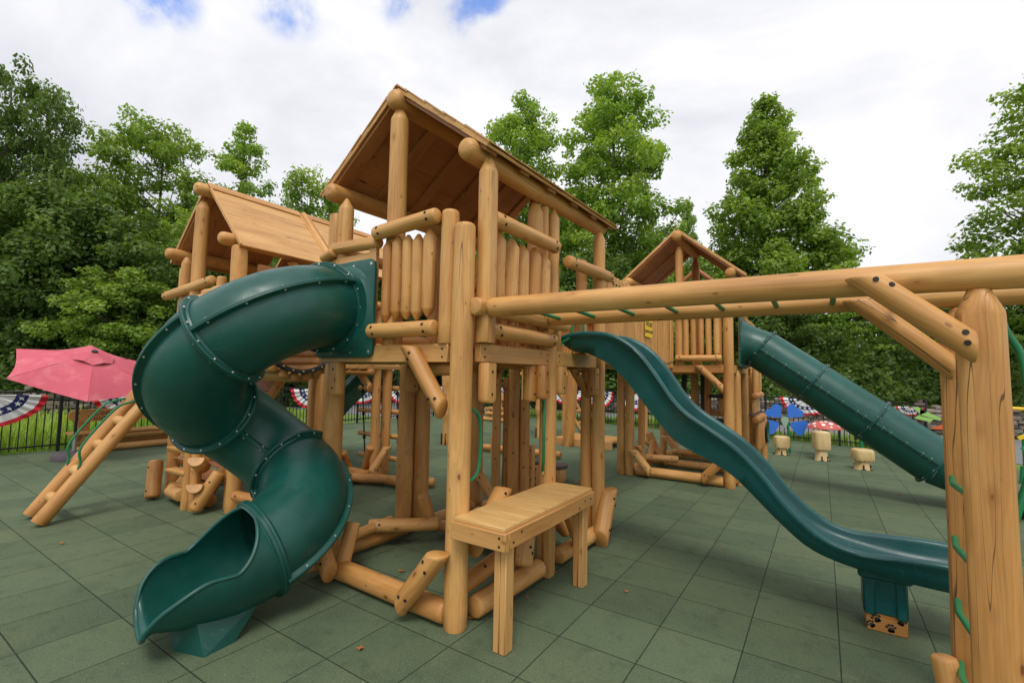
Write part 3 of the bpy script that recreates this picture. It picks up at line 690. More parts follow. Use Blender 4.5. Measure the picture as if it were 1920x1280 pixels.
# entry plate and hood
def rounded_sq(cx, cz, hw, hh, rr, n):
    out_ = []
    for j in range(n):
        t = 2*math.pi*j/n; c_, s_ = math.cos(t), math.sin(t); k = 1/max(abs(c_)/hw, abs(s_)/hh); x, z = c_*k, s_*k
        ex, ez = max(0, abs(x)-(hw-rr)), max(0, abs(z)-(hh-rr))
        if ex > 0 and ez > 0:
            l_ = math.hypot(ex, ez); sc_ = rr/l_ if l_ > rr else 1
            x = math.copysign(hw-rr+ex*sc_, x); z = math.copysign(hh-rr+ez*sc_, z)
        out_.append((cx+x, cz+z))
    return out_
def entry_plate(parent, cx, cz, y, sgn, joint, hw=.37, hh=.39, r=RT, mbolt=3, to_world=None, plastic=GREEN, name='entry_plate', rm=.345):
    n = 56; mb = MB(); W = to_world or (lambda p: p); sq = rounded_sq(cx, cz, hw, hh, .06, n)
    c, d, o, k = joint; end = circle(c, o, k, r, n)
    circ_ = [V((cx+rm*math.cos(2*math.pi*j/n), y, cz+rm*math.sin(2*math.pi*j/n))) for j in range(n)]
    circ_ = [W(p) for p in circ_]
    # match phase and direction of the joint ring to the plate circle
    best = None
    for rev in (0, 1):
        e = end[::-1] if rev else end
        for s in range(n):
            D = sum((e[(j+s) % n]-circ_[j]).length for j in range(0, n, 7))
            if best is None or D < best[0]: best = (D, rev, s)
    e = end[::-1] if best[1] else end; e = [e[(j+best[2]) % n] for j in range(n)]
    ys = y+sgn*.022
    back = [W(V((x, y, z))) for x, z in sq]; fr = [W(V((x, ys, z))) for x, z in sq]; nrm = (W(V((cx, y+sgn, cz)))-W(V((cx, y, cz)))).normalized()
    fr2 = [W(V((cx+(x-cx)*.985, ys+sgn*.003, cz+(z-cz)*.985))) for x, z in sq]
    mouth = [p+nrm*.025 for p in circ_]; mouth2 = [cp.lerp(ep, .12)+nrm*.05 for cp, ep in zip(circ_, e)]
    cen = V(c)
    loft = []
    for t in (.3, .5, .75, 1.):
        loft.append([ (mouth2[j].lerp(e[j], t))+((mouth2[j].lerp(e[j], t))-(W(V((cx, y, cz))).lerp(cen, t))).normalized()*(-.012*math.sin(math.pi*t)) for j in range(n)])
    mouthw = [p+(p-W(V((cx, y, cz)))).normalized()*.025 for p in mouth]
    sweep_rings(mb, [circ_, back, fr, fr2, mouthw, mouth2]+loft)
    pl = build(mb, name, [plastic, BOLT], parent)
    mb = MB()
    for fx, fz in ((-1, -1), (-.35, -1), (.35, -1), (1, -1), (-1, 1), (-.35, 1), (.35, 1), (1, 1), (-1, -.3), (-1, .35), (1, -.35), (1, .3)):
        boltcap(mb, W(V((cx+fx*(hw-.04), ys+sgn*.003, cz+fz*(hh-.045)))), nrm, .014, .006, 0)
    build(mb, 'washer', BOLT, pl)
    return pl
entry_plate(TS, -1.815, 2.17, -.362, -1, SG[0][0])
# open exit scoop
def hermite(p0, t0, p1, t1, t):
    t2, t3 = t*t, t*t*t; return p0*(2*t3-3*t2+1)+t0*(t3-2*t2+t)+p1*(-2*t3+3*t2)+t1*(t3-t2)
P0, P1 = c4, np.array([-1.87, -1.63, .405]); tA, tB = d4*.60, np.array([-.12, -.50, -.02])
rings_o, rings_i, rim = [], [], [[], []]; NS, NA = 34, 40
for i in range(NS+1):
    t = i/NS; c = hermite(P0, tA, P1, tB, t); d = hermite(P0, tA, P1, tB, min(1, t+.01))-hermite(P0, tA, P1, tB, max(0, t-.01)); d /= np.linalg.norm(d)
    a, b_ = perp(d); rr = RT-.085*max(0, (t-.35)/.65)**1.4
    s = min(1, t/.70); s = s**1.25*(3-2*s)/(1.0); s = min(1, s); th = R(178)*(1-s)+R(96)*s
    if t > .62: th *= 1-.46*((t-.62)/.38)**1.7
    lo, li = [], []
    for j in range(NA+1):
        ph = -th+2*th*j/NA; fl = 1+.05*s*abs(math.sin(ph)); q = rr*fl
        dro = -.05*max(0, (t-.88)/.12)**2
        lo.append(V(c+a*(q*math.sin(ph))-b_*(q*math.cos(ph)))+Z_*dro); li.append(V(c+a*((q-.016)*math.sin(ph))-b_*((q-.016)*math.cos(ph)))+Z_*dro)
    rings_o.append(lo); rings_i.append(li); rim[0].append((lo[0]+li[0])/2); rim[1].append((lo[-1]+li[-1])/2)
mb = MB(); sweep_rings(mb, rings_o, close=False); sweep_rings(mb, [x[::-1] for x in rings_i], close=False)
endl = [(p+q)/2 for p, q in zip(rings_o[-1], rings_i[-1])]
pipe(mb, smooth_path(rim[0][::-1][:-1][::-1][::-1]+[], 1) if False else rim[0][1:], .014, 8); pipe(mb, rim[1][1:], .014, 8); pipe(mb, endl, .016, 8)
scoop = build(mb, 'exit_scoop', GREEN, TS, ang=50)
mb = MB()
def frust(mb, top, bot):
    vs = [V(p) for p in top]+[V(p) for p in bot]; n = len(top)
    mb.add(vs, [tuple(range(n)), tuple(reversed(range(n, 2*n)))]+[(i, n+i, n+(i+1) % n, (i+1) % n) for i in range(n)], None, 0)
frust(mb, [(-1.66, -1.02, .19), (-1.66, -1.42, .21), (-2.0, -1.46, .17), (-2.0, -1.02, .15)], [(-1.60, -1.22, 0), (-1.58, -1.40, 0), (-1.80, -1.47, 0), (-1.85, -1.25, 0)])
build(mb, 'foot', GREEN, TS, smooth=False)
mb = MB(); pipe(mb, [(-2.32, -.55, 0), (-2.32, -.55, 1.05)], .03, 12); 

# ------------------------------------------------------------------ open wave slide
WS = thing('wave_slide', 'open teal wave slide to the right, over a block painted with paw prints', 'slide', (1.7, 1.4, 0))
top = [(-.60, 2.04), (-.50, 2.065), (-.35, 2.075), (-.14, 2.055), (.01, 1.99), (.15, 1.88), (.29, 1.70), (.42, 1.51), (.54, 1.39), (.70, 1.285), (.89, 1.155), (1.07, .975), (1.23, .77), (1.42, .61), (1.60, .545), (1.82, .55), (2.02, .56), (2.2, .55), (2.34, .50)]
bot = [(-.60, 1.95), (-.50, 1.895), (-.35, 1.87), (-.16, 1.78), (0, 1.64), (.12, 1.50), (.25, 1.34), (.40, 1.17), (.54, 1.085), (.68, 1.02), (.85, .925), (1.0, .79), (1.13, .66), (1.32, .50), (1.50, .43), (1.72, .395), (1.95, .375), (2.2, .37), (2.34, .38)]
tp = smooth_path([(x, 0, z) for x, z in top], 4); bp = smooth_path([(x, 0, z) for x, z in bot], 4)
ya, yb = 1.13, 1.68; rings = []
for t_, b_ in zip(tp, bp):
    up = (t_-b_).normalized(); h = (t_-b_).length; fl = b_+up*.035
    e = lambda y, p: V((p.x, y, p.z))
    near = [e(ya+.075, b_), e(ya+.035, b_+up*.015), e(ya+.018, b_+up*(h*.5)), e(ya+.006, t_-up*.05), e(ya-.010, t_-up*.032), e(ya-.006, t_-up*.010), e(ya+.012, t_), e(ya+.036, t_+up*.001), e(ya+.054, t_-up*.012), e(ya+.058, t_-up*.036), e(ya+.065, t_.lerp(fl, .55)), e(ya+.085, fl+up*.035), e(ya+.125, fl+up*.004), e((ya+yb)/2, fl)]
    far = [V((p.x, ya+yb-p.y, p.z)) for p in near[:-1]][::-1]
    rings.append(near+far)
mb = MB(); sweep_rings(mb, rings); n_ = len(rings[0]); mb.add(rings[0], [tuple(range(n_))]); mb.add(rings[-1], [tuple(range(n_))])
build(mb, 'slide_bed', TEAL, WS, ang=60)
mb = MB()
abox(mb, 1.645, 1.885, 1.275, 1.50, .115, .41, bev=.012)
for x in (1.68, 1.85): abox(mb, x-.03, x+.03, 1.262, 1.30, .11, .40, bev=.008)
abox(mb, 1.62, 1.91, 1.25, 1.53, .345, .40, bev=.012)
build(mb, 'support', TEAL, WS)
mb = MB(); abox(mb, 1.66, 1.878, 1.285, 1.49, 0, .13, bev=.006, tint=.85)
blk = build(mb, 'wooden_block', WOOD, WS)
for x, z, s, a in ((1.715, .085, .017, .5), (1.845, .098, .016, -.3), (1.79, .040, .017, .1), (1.685, .04, .015, .8)):
    mb = MB()
    for dx, dz, rr in ((0, -.5, 1.0), (-1.3, .5, .48), (-.5, 1.25, .5), (.5, 1.25, .5), (1.3, .5, .48), (-.55, -.9, .55), (.55, -.9, .55)):
        c_, s_ = math.cos(a), math.sin(a); px_, pz = (dx*c_-dz*s_)*s, (dx*s_+dz*c_)*s
        disc(mb, V((x+px_, 1.2843, z+pz)), -Y_, rr*s, 0, 12, .0012)
    build(mb, 'paw_print', INK, blk)

# ------------------------------------------------------------------ monkey bars
MK = thing('monkey_bars', 'overhead log ladder with green rungs from the front tower to a thick post at right', 'monkey bars', (1.97, .2, 0))
part_log(MK, 'cross_log', (-.50, -.33, 2.125), (-.47, .98, 2.12), .064, 'soft', 'soft', seg=20, mats=[WOOD])
part_log(MK, 'beam', (-.45, -.21, 2.125), (2.9, -.21, 2.095), .066, 'soft', 'soft', seg=24, mats=[WOOD], tint=.1, wob=.02)
part_log(MK, 'beam', (-.42, .60, 2.135), (2.9, .60, 2.125), .060, 'soft', 'soft', seg=24, mats=[WOOD], tint=.2, wob=.02)
for x in (-.31, -.01, .3, .61, .91, 1.22, 1.51, 1.8):
    mb = MB(); pipe(mb, [(x, -.18, 2.145), (x, .58, 2.125)], .0155, 12); build(mb, 'rung', GREENMETAL, MK)
post(MK, 1.982, -.21, 0, 2.045, .080, 'cone', tint=.5, flat=[(V((-.28, -.96, 0)).normalized(), .70), (V((-1, .1, 0)).normalized(), .9)])
post(MK, 2.085, .60, 0, 2.07, .112, 'cone', tint=.6, flat=[(V((-.4, -.92, 0)).normalized(), .70)])
def mkbrace(p0, p1, r, out_, hs): 
    p0, p1 = V(p0), V(p1); d = (p1-p0).normalized(); o_ = V(out_); Ln = (p1-p0).length; hv = (Z_-d*Z_.dot(d)).normalized()
    part_log(MK, 'brace', p0, p1, r, 'round', 'round', seg=20, bolts=hs, miter0=(hv, 1.0), miter1=(hv, -.8), tint=.35)
mkbrace((1.60, -.315, 2.115), (1.945, -.325, 1.80), .050, (0, -1, 0), [(.05, (0, -1, .35)), (.105, (.2, -1, .8)), (.40, (0, -1, .6)), (.43, (0, -1, -.2))])
mkbrace((1.62, .50, 2.13), (2.02, .50, 1.74), .055, (0, -1, 0), None)
for z in (.27, .57, .88, 1.18):
    mb = MB(); pipe(mb, [(1.995, .50, z), (1.975, .36, z-.01), (1.99, -.2, z-.01)], .0145, 12); build(mb, 'rung', GREENMETAL, MK)
part_log(MK, 'brace', (1.96, .42, .02), (1.925, .46, .30), .055, 'round', 'round', seg=18)
mb = MB(); pipe(mb, smooth_path([(2.055, -.16, 1.92), (2.07, -.15, 1.87), (2.115, -.14, 1.74), (2.12, -.14, 1.38), (2.075, -.15, 1.18), (2.055, -.16, 1.12)], 5), .0135, 10); build(mb, 'grab_bar', GREENMETAL, MK)

# ------------------------------------------------------------------ back right tower (joined to the front tower by a picket bridge)
T3 = thing('playground_tower', 'log play tower at back right with a pitched roof and dark playhouse below', 'play tower', (-.48, 6.3, 0), 'log play towers')
for a in ((-1.33, 5.12, 0, 3.2, .075), (.235, 5.13, 0, 3.2, .082), (.31, 5.42, 0, 1.8, .065), (-1.48, 5.1, 0, 2.0, .07), (-1.42, 7.5, 0, 3.2, .078), (.27, 6.55, 0, 3.2, .08), (.27, 7.7, 0, 1.9, .08)):
    post(T3, *a, 'cone', tint=random.uniform(.15, .5))
post(T3, -.49, 5.12, 1.875, 3.83, .068, 'cone', tint=.35, name='roof_post'); post(T3, -.49, 6.36, 1.875, 3.90, .075, 'cone', tint=.9, name='roof_post')
post(T3, -1.28, 5.6, 0, 1.75, .06, 'cut', tint=.75)
roof(T3, -1.29, .31, 4.95, 6.35, 4.05, 3.28, oh=.2, secs=[(4.95, 6.35)])
for s in (-1, 1):       # second, open roof frame behind
    part_log(T3, 'rafter', (-.72, 7.5, 3.95), (-.72+s*.95, 7.5, 3.12), .05, 'cut', 'cut', mats=[UNDER], tint=1)
deck(T3, -1.3, .3, 5.15, 7.5)
dbeam(T3, (-1.3, 5.06, 1.81), (.18, 5.06, 1.81), .05, .12, (0, -1, 0)); dbeam(T3, (.30, 5.2, 1.81), (.30, 6.6, 1.81), .05, .12, (1, 0, 0))
hlog(T3, (-.53, 5.02, 1.975), (.16, 5.02, 1.975), .055, out_=(0, -1, 0), tint=.2); hlog(T3, (-.53, 5.02, 2.76), (.18, 5.02, 2.76), .055, out_=(0, -1, 0), tint=.2)
pickets(T3, (-.44, 5.08), (.14, 5.08), 5, 1.99, 2.74, .046)
mb = MB(); abox(mb, .04, .15, 5.09, 5.13, 1.87, 2.74); abox(mb, -.56, -.5, 5.09, 5.13, 1.87, 2.74); build(mb, 'rail_board', BOARD, T3)
hlog(T3, (.30, 6.6, 2.7), (.30, 7.6, 2.7), .055); pickets(T3, (.26, 6.65), (.26, 7.6), 7, 1.99, 2.65, .05)
brace(T3, (-.18, 4.98, 1.86), (.18, 4.99, 1.50), .056, (0, -1, 0)); brace(T3, (-1.2, 5.6, 1.2), (-.95, 5.6, 1.48), .05, (0, -1, 0))
curb(T3, (-1.22, 5.1), (.15, 5.1), .078, (0, -1, 0), h=.36, run=.28)
curb(T3, (-1.3, 6.2), (.2, 6.2), .07, (0, -1, 0), h=.36); curb(T3, (-1.3, 7.3), (.2, 7.3), .07, (0, -1, 0), h=.36)
curb(T3, (-1.32, 5.2), (-1.34, 6.1), .066, (1, 0, 0), h=.4); curb(T3, (.27, 5.3), (.27, 6.4), .07, (1, 0, 0), h=.4)
part_log(T3, 'curb_log', (-1.25, 5.7, .22), (-.72, 5.9, .22), .06, 'round', 'round', bolts=[(.1, (0, -1, .3)), (.45, (0, -1, .3))])
part_log(T3, 'curb_log', (-1.0, 6.6, .24), (-.5, 6.6, .24), .06, 'round', 'round', bolts=[(.1, (0, -1, .3)), (.4, (0, -1, .3))])
part_log(T3, 'brace', (-1.15, 6.3, .1), (-1.36, 6.28, .6), .075, 'round', 'round'); part_log(T3, 'brace', (-1.1, 7.4, .1), (-1.36, 7.45, .7), .075, 'round', 'round')
# playhouse box under and beside the deck
for x, tn in ((-1.05, .9), (-.62, .9), (-.38, .95)): post(T3, x, 6.75, .5, 1.75, .07, 'cut', tint=tn, name='house_post')
mb = MB(); abox(mb, -1.2, .2, 6.80, 6.83, .95, 1.06, tint=1); abox(mb, -1.2, .2, 6.80, 6.83, .50, .62, tint=1); build(mb, 'house_wall', BOARD, T3)
mb = MB(); abox(mb, -.85, -.76, 6.7, 6.73, .5, 1.75); abox(mb, -.5, -.42, 6.7, 6.73, .5, 1.75); abox(mb, -1.25, .25, 6.66, 6.70, .80, .90); abox(mb, -.33, .2, 6.6, 6.72, 1.30, 1.36); abox(mb, -1.2, -.95, 6.6, 6.72, 1.30, 1.36); build(mb, 'rubber_trim', DARKRUB, T3)
pickets(T3, (-.2, 6.78), (.2, 6.78), 3, .98, 1.7, .06); 
# side bay with short pickets, seen past the right hand post
pickets(T3, (.42, 6.75), (.42, 7.5), 6, 1.38, 2.05, .05); hlog(T3, (.44, 6.6, 1.36), (.44, 7.6, 1.36), .06); hlog(T3, (.44, 6.6, .92), (.46, 7.6, .95), .066)
mb = MB(); abox(mb, .38, .42, 6.65, 7.6, 1.05, 1.30); build(mb, 'side_board', BOARD, T3)
pickets(T3, (.44, 6.8), (.46, 7.5), 5, .35, .88, .045); post(T3, .47, 7.62, .0, .98, .06, 'soft', tint=.2)
mb = MB(); abox(mb, .30, .40, 6.55, 7.6, 1.00, 1.04); build(mb, 'shelf', BROWNP, T3)
HN = thing('speaking_horn', 'round green speaking horn left of the blue flower panel', 'speaking horn', (.84, 7.75, .6))
mb = MB(); rings = []
for q, rr in ((0, .035), (.05, .045), (.09, .09), (.12, .15), (.14, .175), (.15, .18), (.145, .165), (.11, .13), (.08, .07), (.05, .02)):
    rings.append([V((.40+q, 7.68, .64))+Y_*(1.25*rr*math.cos(2*math.pi*j/28))+Z_*(1.25*rr*math.sin(2*math.pi*j/28)) for j in range(28)])
sweep_rings(mb, rings); build(mb, 'horn_bell', GREEN, HN)
mb = MB(); pipe(mb, [(.46, 7.68, .62), (.45, 7.68, 0)], .02, 10); build(mb, 'stem', GREENMETAL, HN)

# picket bridge
BR = thing('picket_bridge', 'bridge walled with close upright pickets between the front tower and the back right tower', 'bridge', (-1.35, 3.5, 0))
def picket_wall(x, y0, y1, n, face, vis=True):
    for i in range(n):
        y = y0+(y1-y0)*(i+.5)/n; sag = -.07*math.sin(math.pi*(i+.5)/n); ln = random.uniform(-.012, .012)
        part_log(BR, 'picket', (x, y, 1.82+sag+random.uniform(-.012, .012)), (x+.02*math.sin(i*.9), y+ln-.03, 2.86+sag*.6+random.uniform(-.01, .01)), .052*random.uniform(.92, 1.08), 'round', 'soft', seg=14, mats=[WOOD, HOLE_SHADE], flat=[(V((1, 0, 0)), .78)],
                 bolts=[(.09, (1, 0, 0)), (.96, (1, 0, 0))] if vis else None, tint=random.uniform(.05, .45))
picket_wall(-.60, 1.98, 5.0, 32, 1); picket_wall(-1.95, 1.98, 5.0, 32, 1, False)
mb = MB()
for k in range(20):
    y = 2.0+3.0*(k+.5)/20; abox(mb, -1.9, -.66, y-.065, y+.065, 1.84-.07*math.sin(math.pi*(k+.5)/20), 1.89-.07*math.sin(math.pi*(k+.5)/20))
build(mb, 'walkway', BOARD, BR)
hlog(BR, (-.69, 1.95, 2.30), (-.69, 5.05, 2.30), .05); hlog(BR, (-1.86, 1.95, 2.6), (-1.86, 5.05, 2.6), .05)

def text_mesh(name, body, size, m, parent, loc, xdir, zdir, ext=.001, spacing=1.0, align='CENTER'):
    cu = bpy.data.curves.new('text', 'FONT'); cu.body = body; cu.size = size; cu.extrude = ext; cu.align_x = align; cu.align_y = 'CENTER'; cu.space_character = spacing; cu.offset = size*.012
    ob = bpy.data.objects.new('text', cu); COL.objects.link(ob); dg = bpy.context.evaluated_depsgraph_get(); dg.update()
    me = bpy.data.meshes.new_from_object(ob.evaluated_get(dg)); bpy.data.objects.remove(ob)
    xd, zd = V(xdir).normalized(), V(zdir).normalized(); nd = xd.cross(zd)
    base = V(root_of(parent)['_o']); M_ = Matrix((( xd.x, zd.x, nd.x, loc[0]-base.x), (xd.y, zd.y, nd.y, loc[1]-base.y), (xd.z, zd.z, nd.z, loc[2]-base.z), (0, 0, 0, 1)))
    me.transform(M_); me.materials.clear(); me.materials.append(m); me.name = name
    o = bpy.data.objects.new(name, me); COL.objects.link(o); o.parent = parent; return o
HS = thing('hours_sign', 'small yellow sign with the opening hours on the picket bridge', 'sign', (-.53, 3.60, 2.33))
mb = MB(); box(mb, (-.532, 3.60, 2.335), (.004, 0, 0), (0, .155, 0), (0, 0, .125), bev=.002); pn = build(mb, 'sign_plate', YELLOW, HS)
text_mesh('lettering', 'HOURS', .085, INK, pn, (-.5265, 3.60, 2.385), (0, 1, 0), (0, 0, 1)); text_mesh('lettering', 'DAWN-DUSK', .055, INK, pn, (-.5265, 3.60, 2.285), (0, 1, 0), (0, 0, 1))

# ------------------------------------------------------------------ straight tube slide off the back right tower
T2S = thing('tube_slide', 'straight dark green tube slide descending right from the back right tower', 'tube slide', (1.6, 5.75, 0))
ax0, ax1 = np.array([.64, 5.75, 2.14]), np.array([2.86, 5.75, .47]); dd = (ax1-ax0)/np.linalg.norm(ax1-ax0); oo = np.array([0, -1., 0]); kk = np.cross(dd, oo); LL = np.linalg.norm(ax1-ax0)
stops = [0, .86, 1.74, 2.58]
for i in range(3):
    a_, b_ = ax0+dd*stops[i], ax0+dd*stops[i+1]; mb = MB(); sweep_rings(mb, [circle(a_+(b_-a_)*t, oo, kk, .318) for t in (0, .25, .5, .75, 1)]); build(mb, 'tube_section', GREEN, T2S)
    seam(T2S, [(a_+(b_-a_)*t, dd, oo, kk) for t in np.linspace(.02, .98, 9)], 1, r=.318, w=.03, th=.03, nb=5)
for s in stops: ring_flange(T2S, ax0+dd*s, dd, oo, kk, r=.318, w=.035, th=.026, nb=11)
swp = lambda p: V((.36+(p.y-.0), p.x, p.z))
entry_plate(T2S, 5.75, 2.24, 0.0, 1, (ax0, dd, oo, kk), hw=.39, hh=.41, r=.318, to_world=swp)
mb = MB(); rin = []
for t in np.linspace(0, 1, 12):
    c = ax0+dd*2.58+(np.array([.95, 0, -.22])*t+np.array([0, 0, -.12])*math.sin(math.pi*t*.5)*.6); th = R(175)-(R(95))*min(1, t*1.6); dch = np.array([.9, 0, -.35]); dch /= np.linalg.norm(dch); kz = np.cross(dch, oo)
    rin.append([V(c+oo*(.31*math.sin(-th+2*th*j/30))+kz*(-.31*math.cos(-th+2*th*j/30))*(1 if kz[2] > 0 else -1)) for j in range(31)])
sweep_rings(mb, rin, close=False); build(mb, 'exit_scoop', GREEN, T2S)

# ------------------------------------------------------------------ left tower
T2 = thing('playground_tower', 'log play tower at left whose bright plank roof shows above the curling tube slide', 'play tower', (-5.2, 1.2, 0), 'log play towers')
ox, oy = -3.83, .30
for x, y, z0, z1, r, e, tn in ((-5.90, .06, 0, 3.12, .08, 'cone', .3), (-5.30, -.02, 1.875, 3.86, .085, 'cone', .15), (-4.44, .05, 1.875, 3.17, .095, 'soft', .1), (-4.52, .16, 0, 1.8, .085, 'cut', .3), (-4.36, .10, 0, 2.3, .085, 'cut', .25),
                               (-5.72, .0, 1.875, 3.17, .07, 'cone', .35), (-5.86, 1.3, 0, 3.15, .08, 'cone', .6), (-4.5, 1.3, 0, 3.15, .08, 'cone', .4), (-5.86, 2.5, 0, 3.15, .08, 'cone', .6), (-4.5, 2.5, 0, 3.15, .08, 'cone', .5), (-5.2, 2.6, 1.875, 3.8, .08, 'cone', .6),
                               (-6.35, 2.4, 0, 1.8, .085, 'cut', .3), (-6.2, 2.6, 0, 1.8, .07, 'cut', .5)):
    post(T2, x, y, z0, z1, r, e, tint=tn, name='corner_post' if z0 == 0 else 'roof_post')
roof(T2, -6.0, -4.52, -.02, 2.7, 4.08, 3.24, oh=.20, secs=[(-.02, 1.27), (1.40, 2.7)], ends=.14)
part_log(T2, 'roof_batten', (-5.22, 1.335, 4.08), (-4.30, 1.335, 3.11), .05, 'cut', 'soft', seg=16, mats=[WOOD], tint=.1)
deck(T2, -5.95, -4.45, .0, 2.6)
dbeam(T2, (-5.98, -.05, 1.81), (-4.42, -.05, 1.81), .05, .13); dbeam(T2, (-4.42, 0, 1.81), (-4.42, 2.6, 1.81), .05, .13)
hlog(T2, (-6.12, -.08, 2.66), (-4.78, -.08, 2.76), .06, out_=(0, -1, 0), tint=.15); post(T2, -4.68, -.02, 1.875, 2.80, .06, 'soft', tint=.1)
hlog(T2, (-4.40, .1, 2.72), (-4.40, 2.5, 2.72), .055, tint=.3); hlog(T2, (-5.9, .1, 2.72), (-5.9, 2.5, 2.72), .055, tint=.5)
pickets(T2, (-5.95, .1), (-5.95, 2.5), 8, 1.9, 2.7, .05); pickets(T2, (-4.45, 1.5), (-4.45, 2.5), 6, 1.9, 2.7, .05)
mb = MB(); abox(mb, -4.49, -4.45, .3, 1.2, 2.86, 3.0); build(mb, 'frieze_board', BOARD, T2)
brace(T2, (-4.47, .75, 3.12), (-4.47, 1.2, 2.78), .06, (1, 0, 0))
curb(T2, (-5.8, .02), (-4.7, .02), .075, (0, -1, 0), b0=False, b1=False); curb(T2, (-4.45, .3), (-4.45, 1.2), .07, (1, 0, 0)); curb(T2, (-4.45, 1.4), (-4.45, 2.4), .07, (1, 0, 0)); curb(T2, (-5.9, 1.2), (-5.9, .1), .07, (1, 0, 0))
curb(T2, (-4.2, .10), (-2.9, .12), .07, (0, -1, 0), b0=False, b1=False)
part_log(T2, 'curb_log', (-4.22, .05, .22), (-3.75, .08, .24), .06, 'round', 'round', bolts=[(.1, (0, -1, .3))])
# half-log climbing steps at the left tower's foot
ST2 = thing('log_steps', 'stubby climbing post ringed with half-log steps at the foot of the left tower', 'climbing steps', (-4.8, -.1, 0))
post(ST2, -4.90, -.17, 0, 1.0, .055, 'cut', tint=.3, flat=[(V((0, -1, 0)), .8)]); post(ST2, -4.79, -.13, 0, 1.0, .06, 'cut', tint=.35)
def half_log(parent, p0, p1, r, tint=.2):
    part_log(parent, 'step', p0, p1, r, 'cut', 'cut', seg=18, flat=[(Z_, .12)], mats=[WOOD], tint=tint)
half_log(ST2, (-4.80, -.05, .50), (-4.55, -.24, .64), .088); half_log(ST2, (-4.80, -.05, .24), (-4.55, -.24, .34), .088)
half_log(ST2, (-4.88, -.16, .44), (-5.27, -.21, .44), .07, .1); half_log(ST2, (-4.88, -.15, .70), (-5.30, -.20, .70), .065, .1)
for z in (.60, .31): part_log(ST2, 'step', (-4.90, -.12, z), (-5.36, -.06, z-.02), .065, 'cut', 'cut', seg=18, flat=[(V((0, -.75, .65)), .1)], mats=[WOOD], tint=0)
half_log(ST2, (-4.75, .0, .62), (-4.55, .10, .62), .06)
for z in (.82, .66, .5): part_log(ST2, 'crossbar', (-5.3, .38, z), (-4.5, .50, z), .055, 'soft', 'soft', mats=[WOOD], tint=.85)
part_log(ST2, 'brace', (-5.66, -.24, .03), (-5.84, -.16, .46), .085, 'round', 'round', seg=18, bolts=[(.08, (.3, -1, 0)), (.38, (.3, -1, 0))])
part_log(ST2, 'brace', (-4.60, -.20, .05), (-4.50, .0, .46), .072, 'round', 'round', seg=18, bolts=[(.08, (.6, -1, 0)), (.34, (.6, -1, 0))])
part_log(ST2, 'brace', (-5.5, -.10, .12), (-5.05, -.16, .14), .08, 'round', 'round', seg=18)

# log ladder leaning on the left tower
LD = thing('log_ladder', 'sloping log ladder with bent green handrails at far left', 'ladder', (-5.5, -1.1, 0))
LA, LB = V((-5.40, -1.33, .03)), V((-5.42, .07, 2.02)); LC, LE = V((-5.82, -1.31, .03)), V((-5.82, .03, 2.02))
part_log(LD, 'side_log', LA, LB, .072, 'cut', 'soft', seg=20, tint=.35, flat=[(V((0, 0, -1)), 1.2)], mats=[WOOD]); part_log(LD, 'side_log', LC, LE, .07, 'cut', 'soft', seg=20, tint=.45, mats=[WOOD])
for k in range(7):
    t = .10+.135*k; c0, c1 = LC.lerp(LE, t), LA.lerp(LB, t); up_ = (LB-LA).normalized().cross(X_).normalized()
    part_log(LD, 'rung', c0+V((-.02, 0, 0))-up_*(-.02), c1+V((-.05, 0, 0))+up_*.02, .058, 'round', 'round', seg=14, mats=[WOOD], tint=0)
nrm = V((0, -(LB-LA).z, (LB-LA).y)).normalized()
for P_, Q_ in ((LA, LB), (LC, LE)):
    f = lambda t, h: P_.lerp(Q_, t)+nrm*h+X_*.02
    mb = MB(); pipe(mb, smooth_path([f(.24, .07), f(.27, .1), f(.33, .2), f(.52, .2), f(.58, .13), f(.61, .07)], 4), .013, 8); build(mb, 'handrail', GREENMETAL, LD)
    mb = MB(); pipe(mb, smooth_path([f(.70, .07), f(.73, .12), f(.80, .2), f(.98, .2), f(1.02, .07)], 4), .013, 8); build(mb, 'handrail', GREENMETAL, LD)

# barrel crawl bridge between left and front towers
BB = thing('barrel_bridge', 'round log crawl barrel with a black rubber rim behind the curling slide', 'crawl barrel', (-3.4, -.06, 0))
cy_, cz_, rr_ = -.06, 2.10, .50
for k in range(26):
    t = 2*math.pi*k/26; y, z = cy_+rr_*math.cos(t), cz_+rr_*math.sin(t)
    part_log(BB, 'stave', (-4.35, y*1.0, z), (-2.86, y, z), .050, 'soft', 'soft', seg=10, mats=[WOOD], tint=.15)
mb = MB()
for xx in (-2.90,):
    rings = []
    for q in range(41):
        t = 2*math.pi*q/40; c_ = V((0, math.cos(t), math.sin(t)))
        rings.append([V((xx+.0, cy_, cz_))+c_*(rr_-.04), V((xx+.0, cy_, cz_))+c_*(rr_-.075), V((xx+.07, cy_, cz_))+c_*(rr_-.075), V((xx+.07, cy_, cz_))+c_*(rr_-.04), V((xx+.06, cy_, cz_))+c_*(rr_-.035)])
    sweep_rings(mb, rings)
build(mb, 'rubber_rim', DARKRUB, BB)
mb = MB()
for k in range(26):
    t = 2*math.pi*(k+.5)/26; boltcap(mb, V((-2.829, cy_, cz_))+V((0, math.cos(t), math.sin(t)))*(rr_-.058), X_, .010, .006, 0)
build(mb, 'rivet', BRASS, BB)

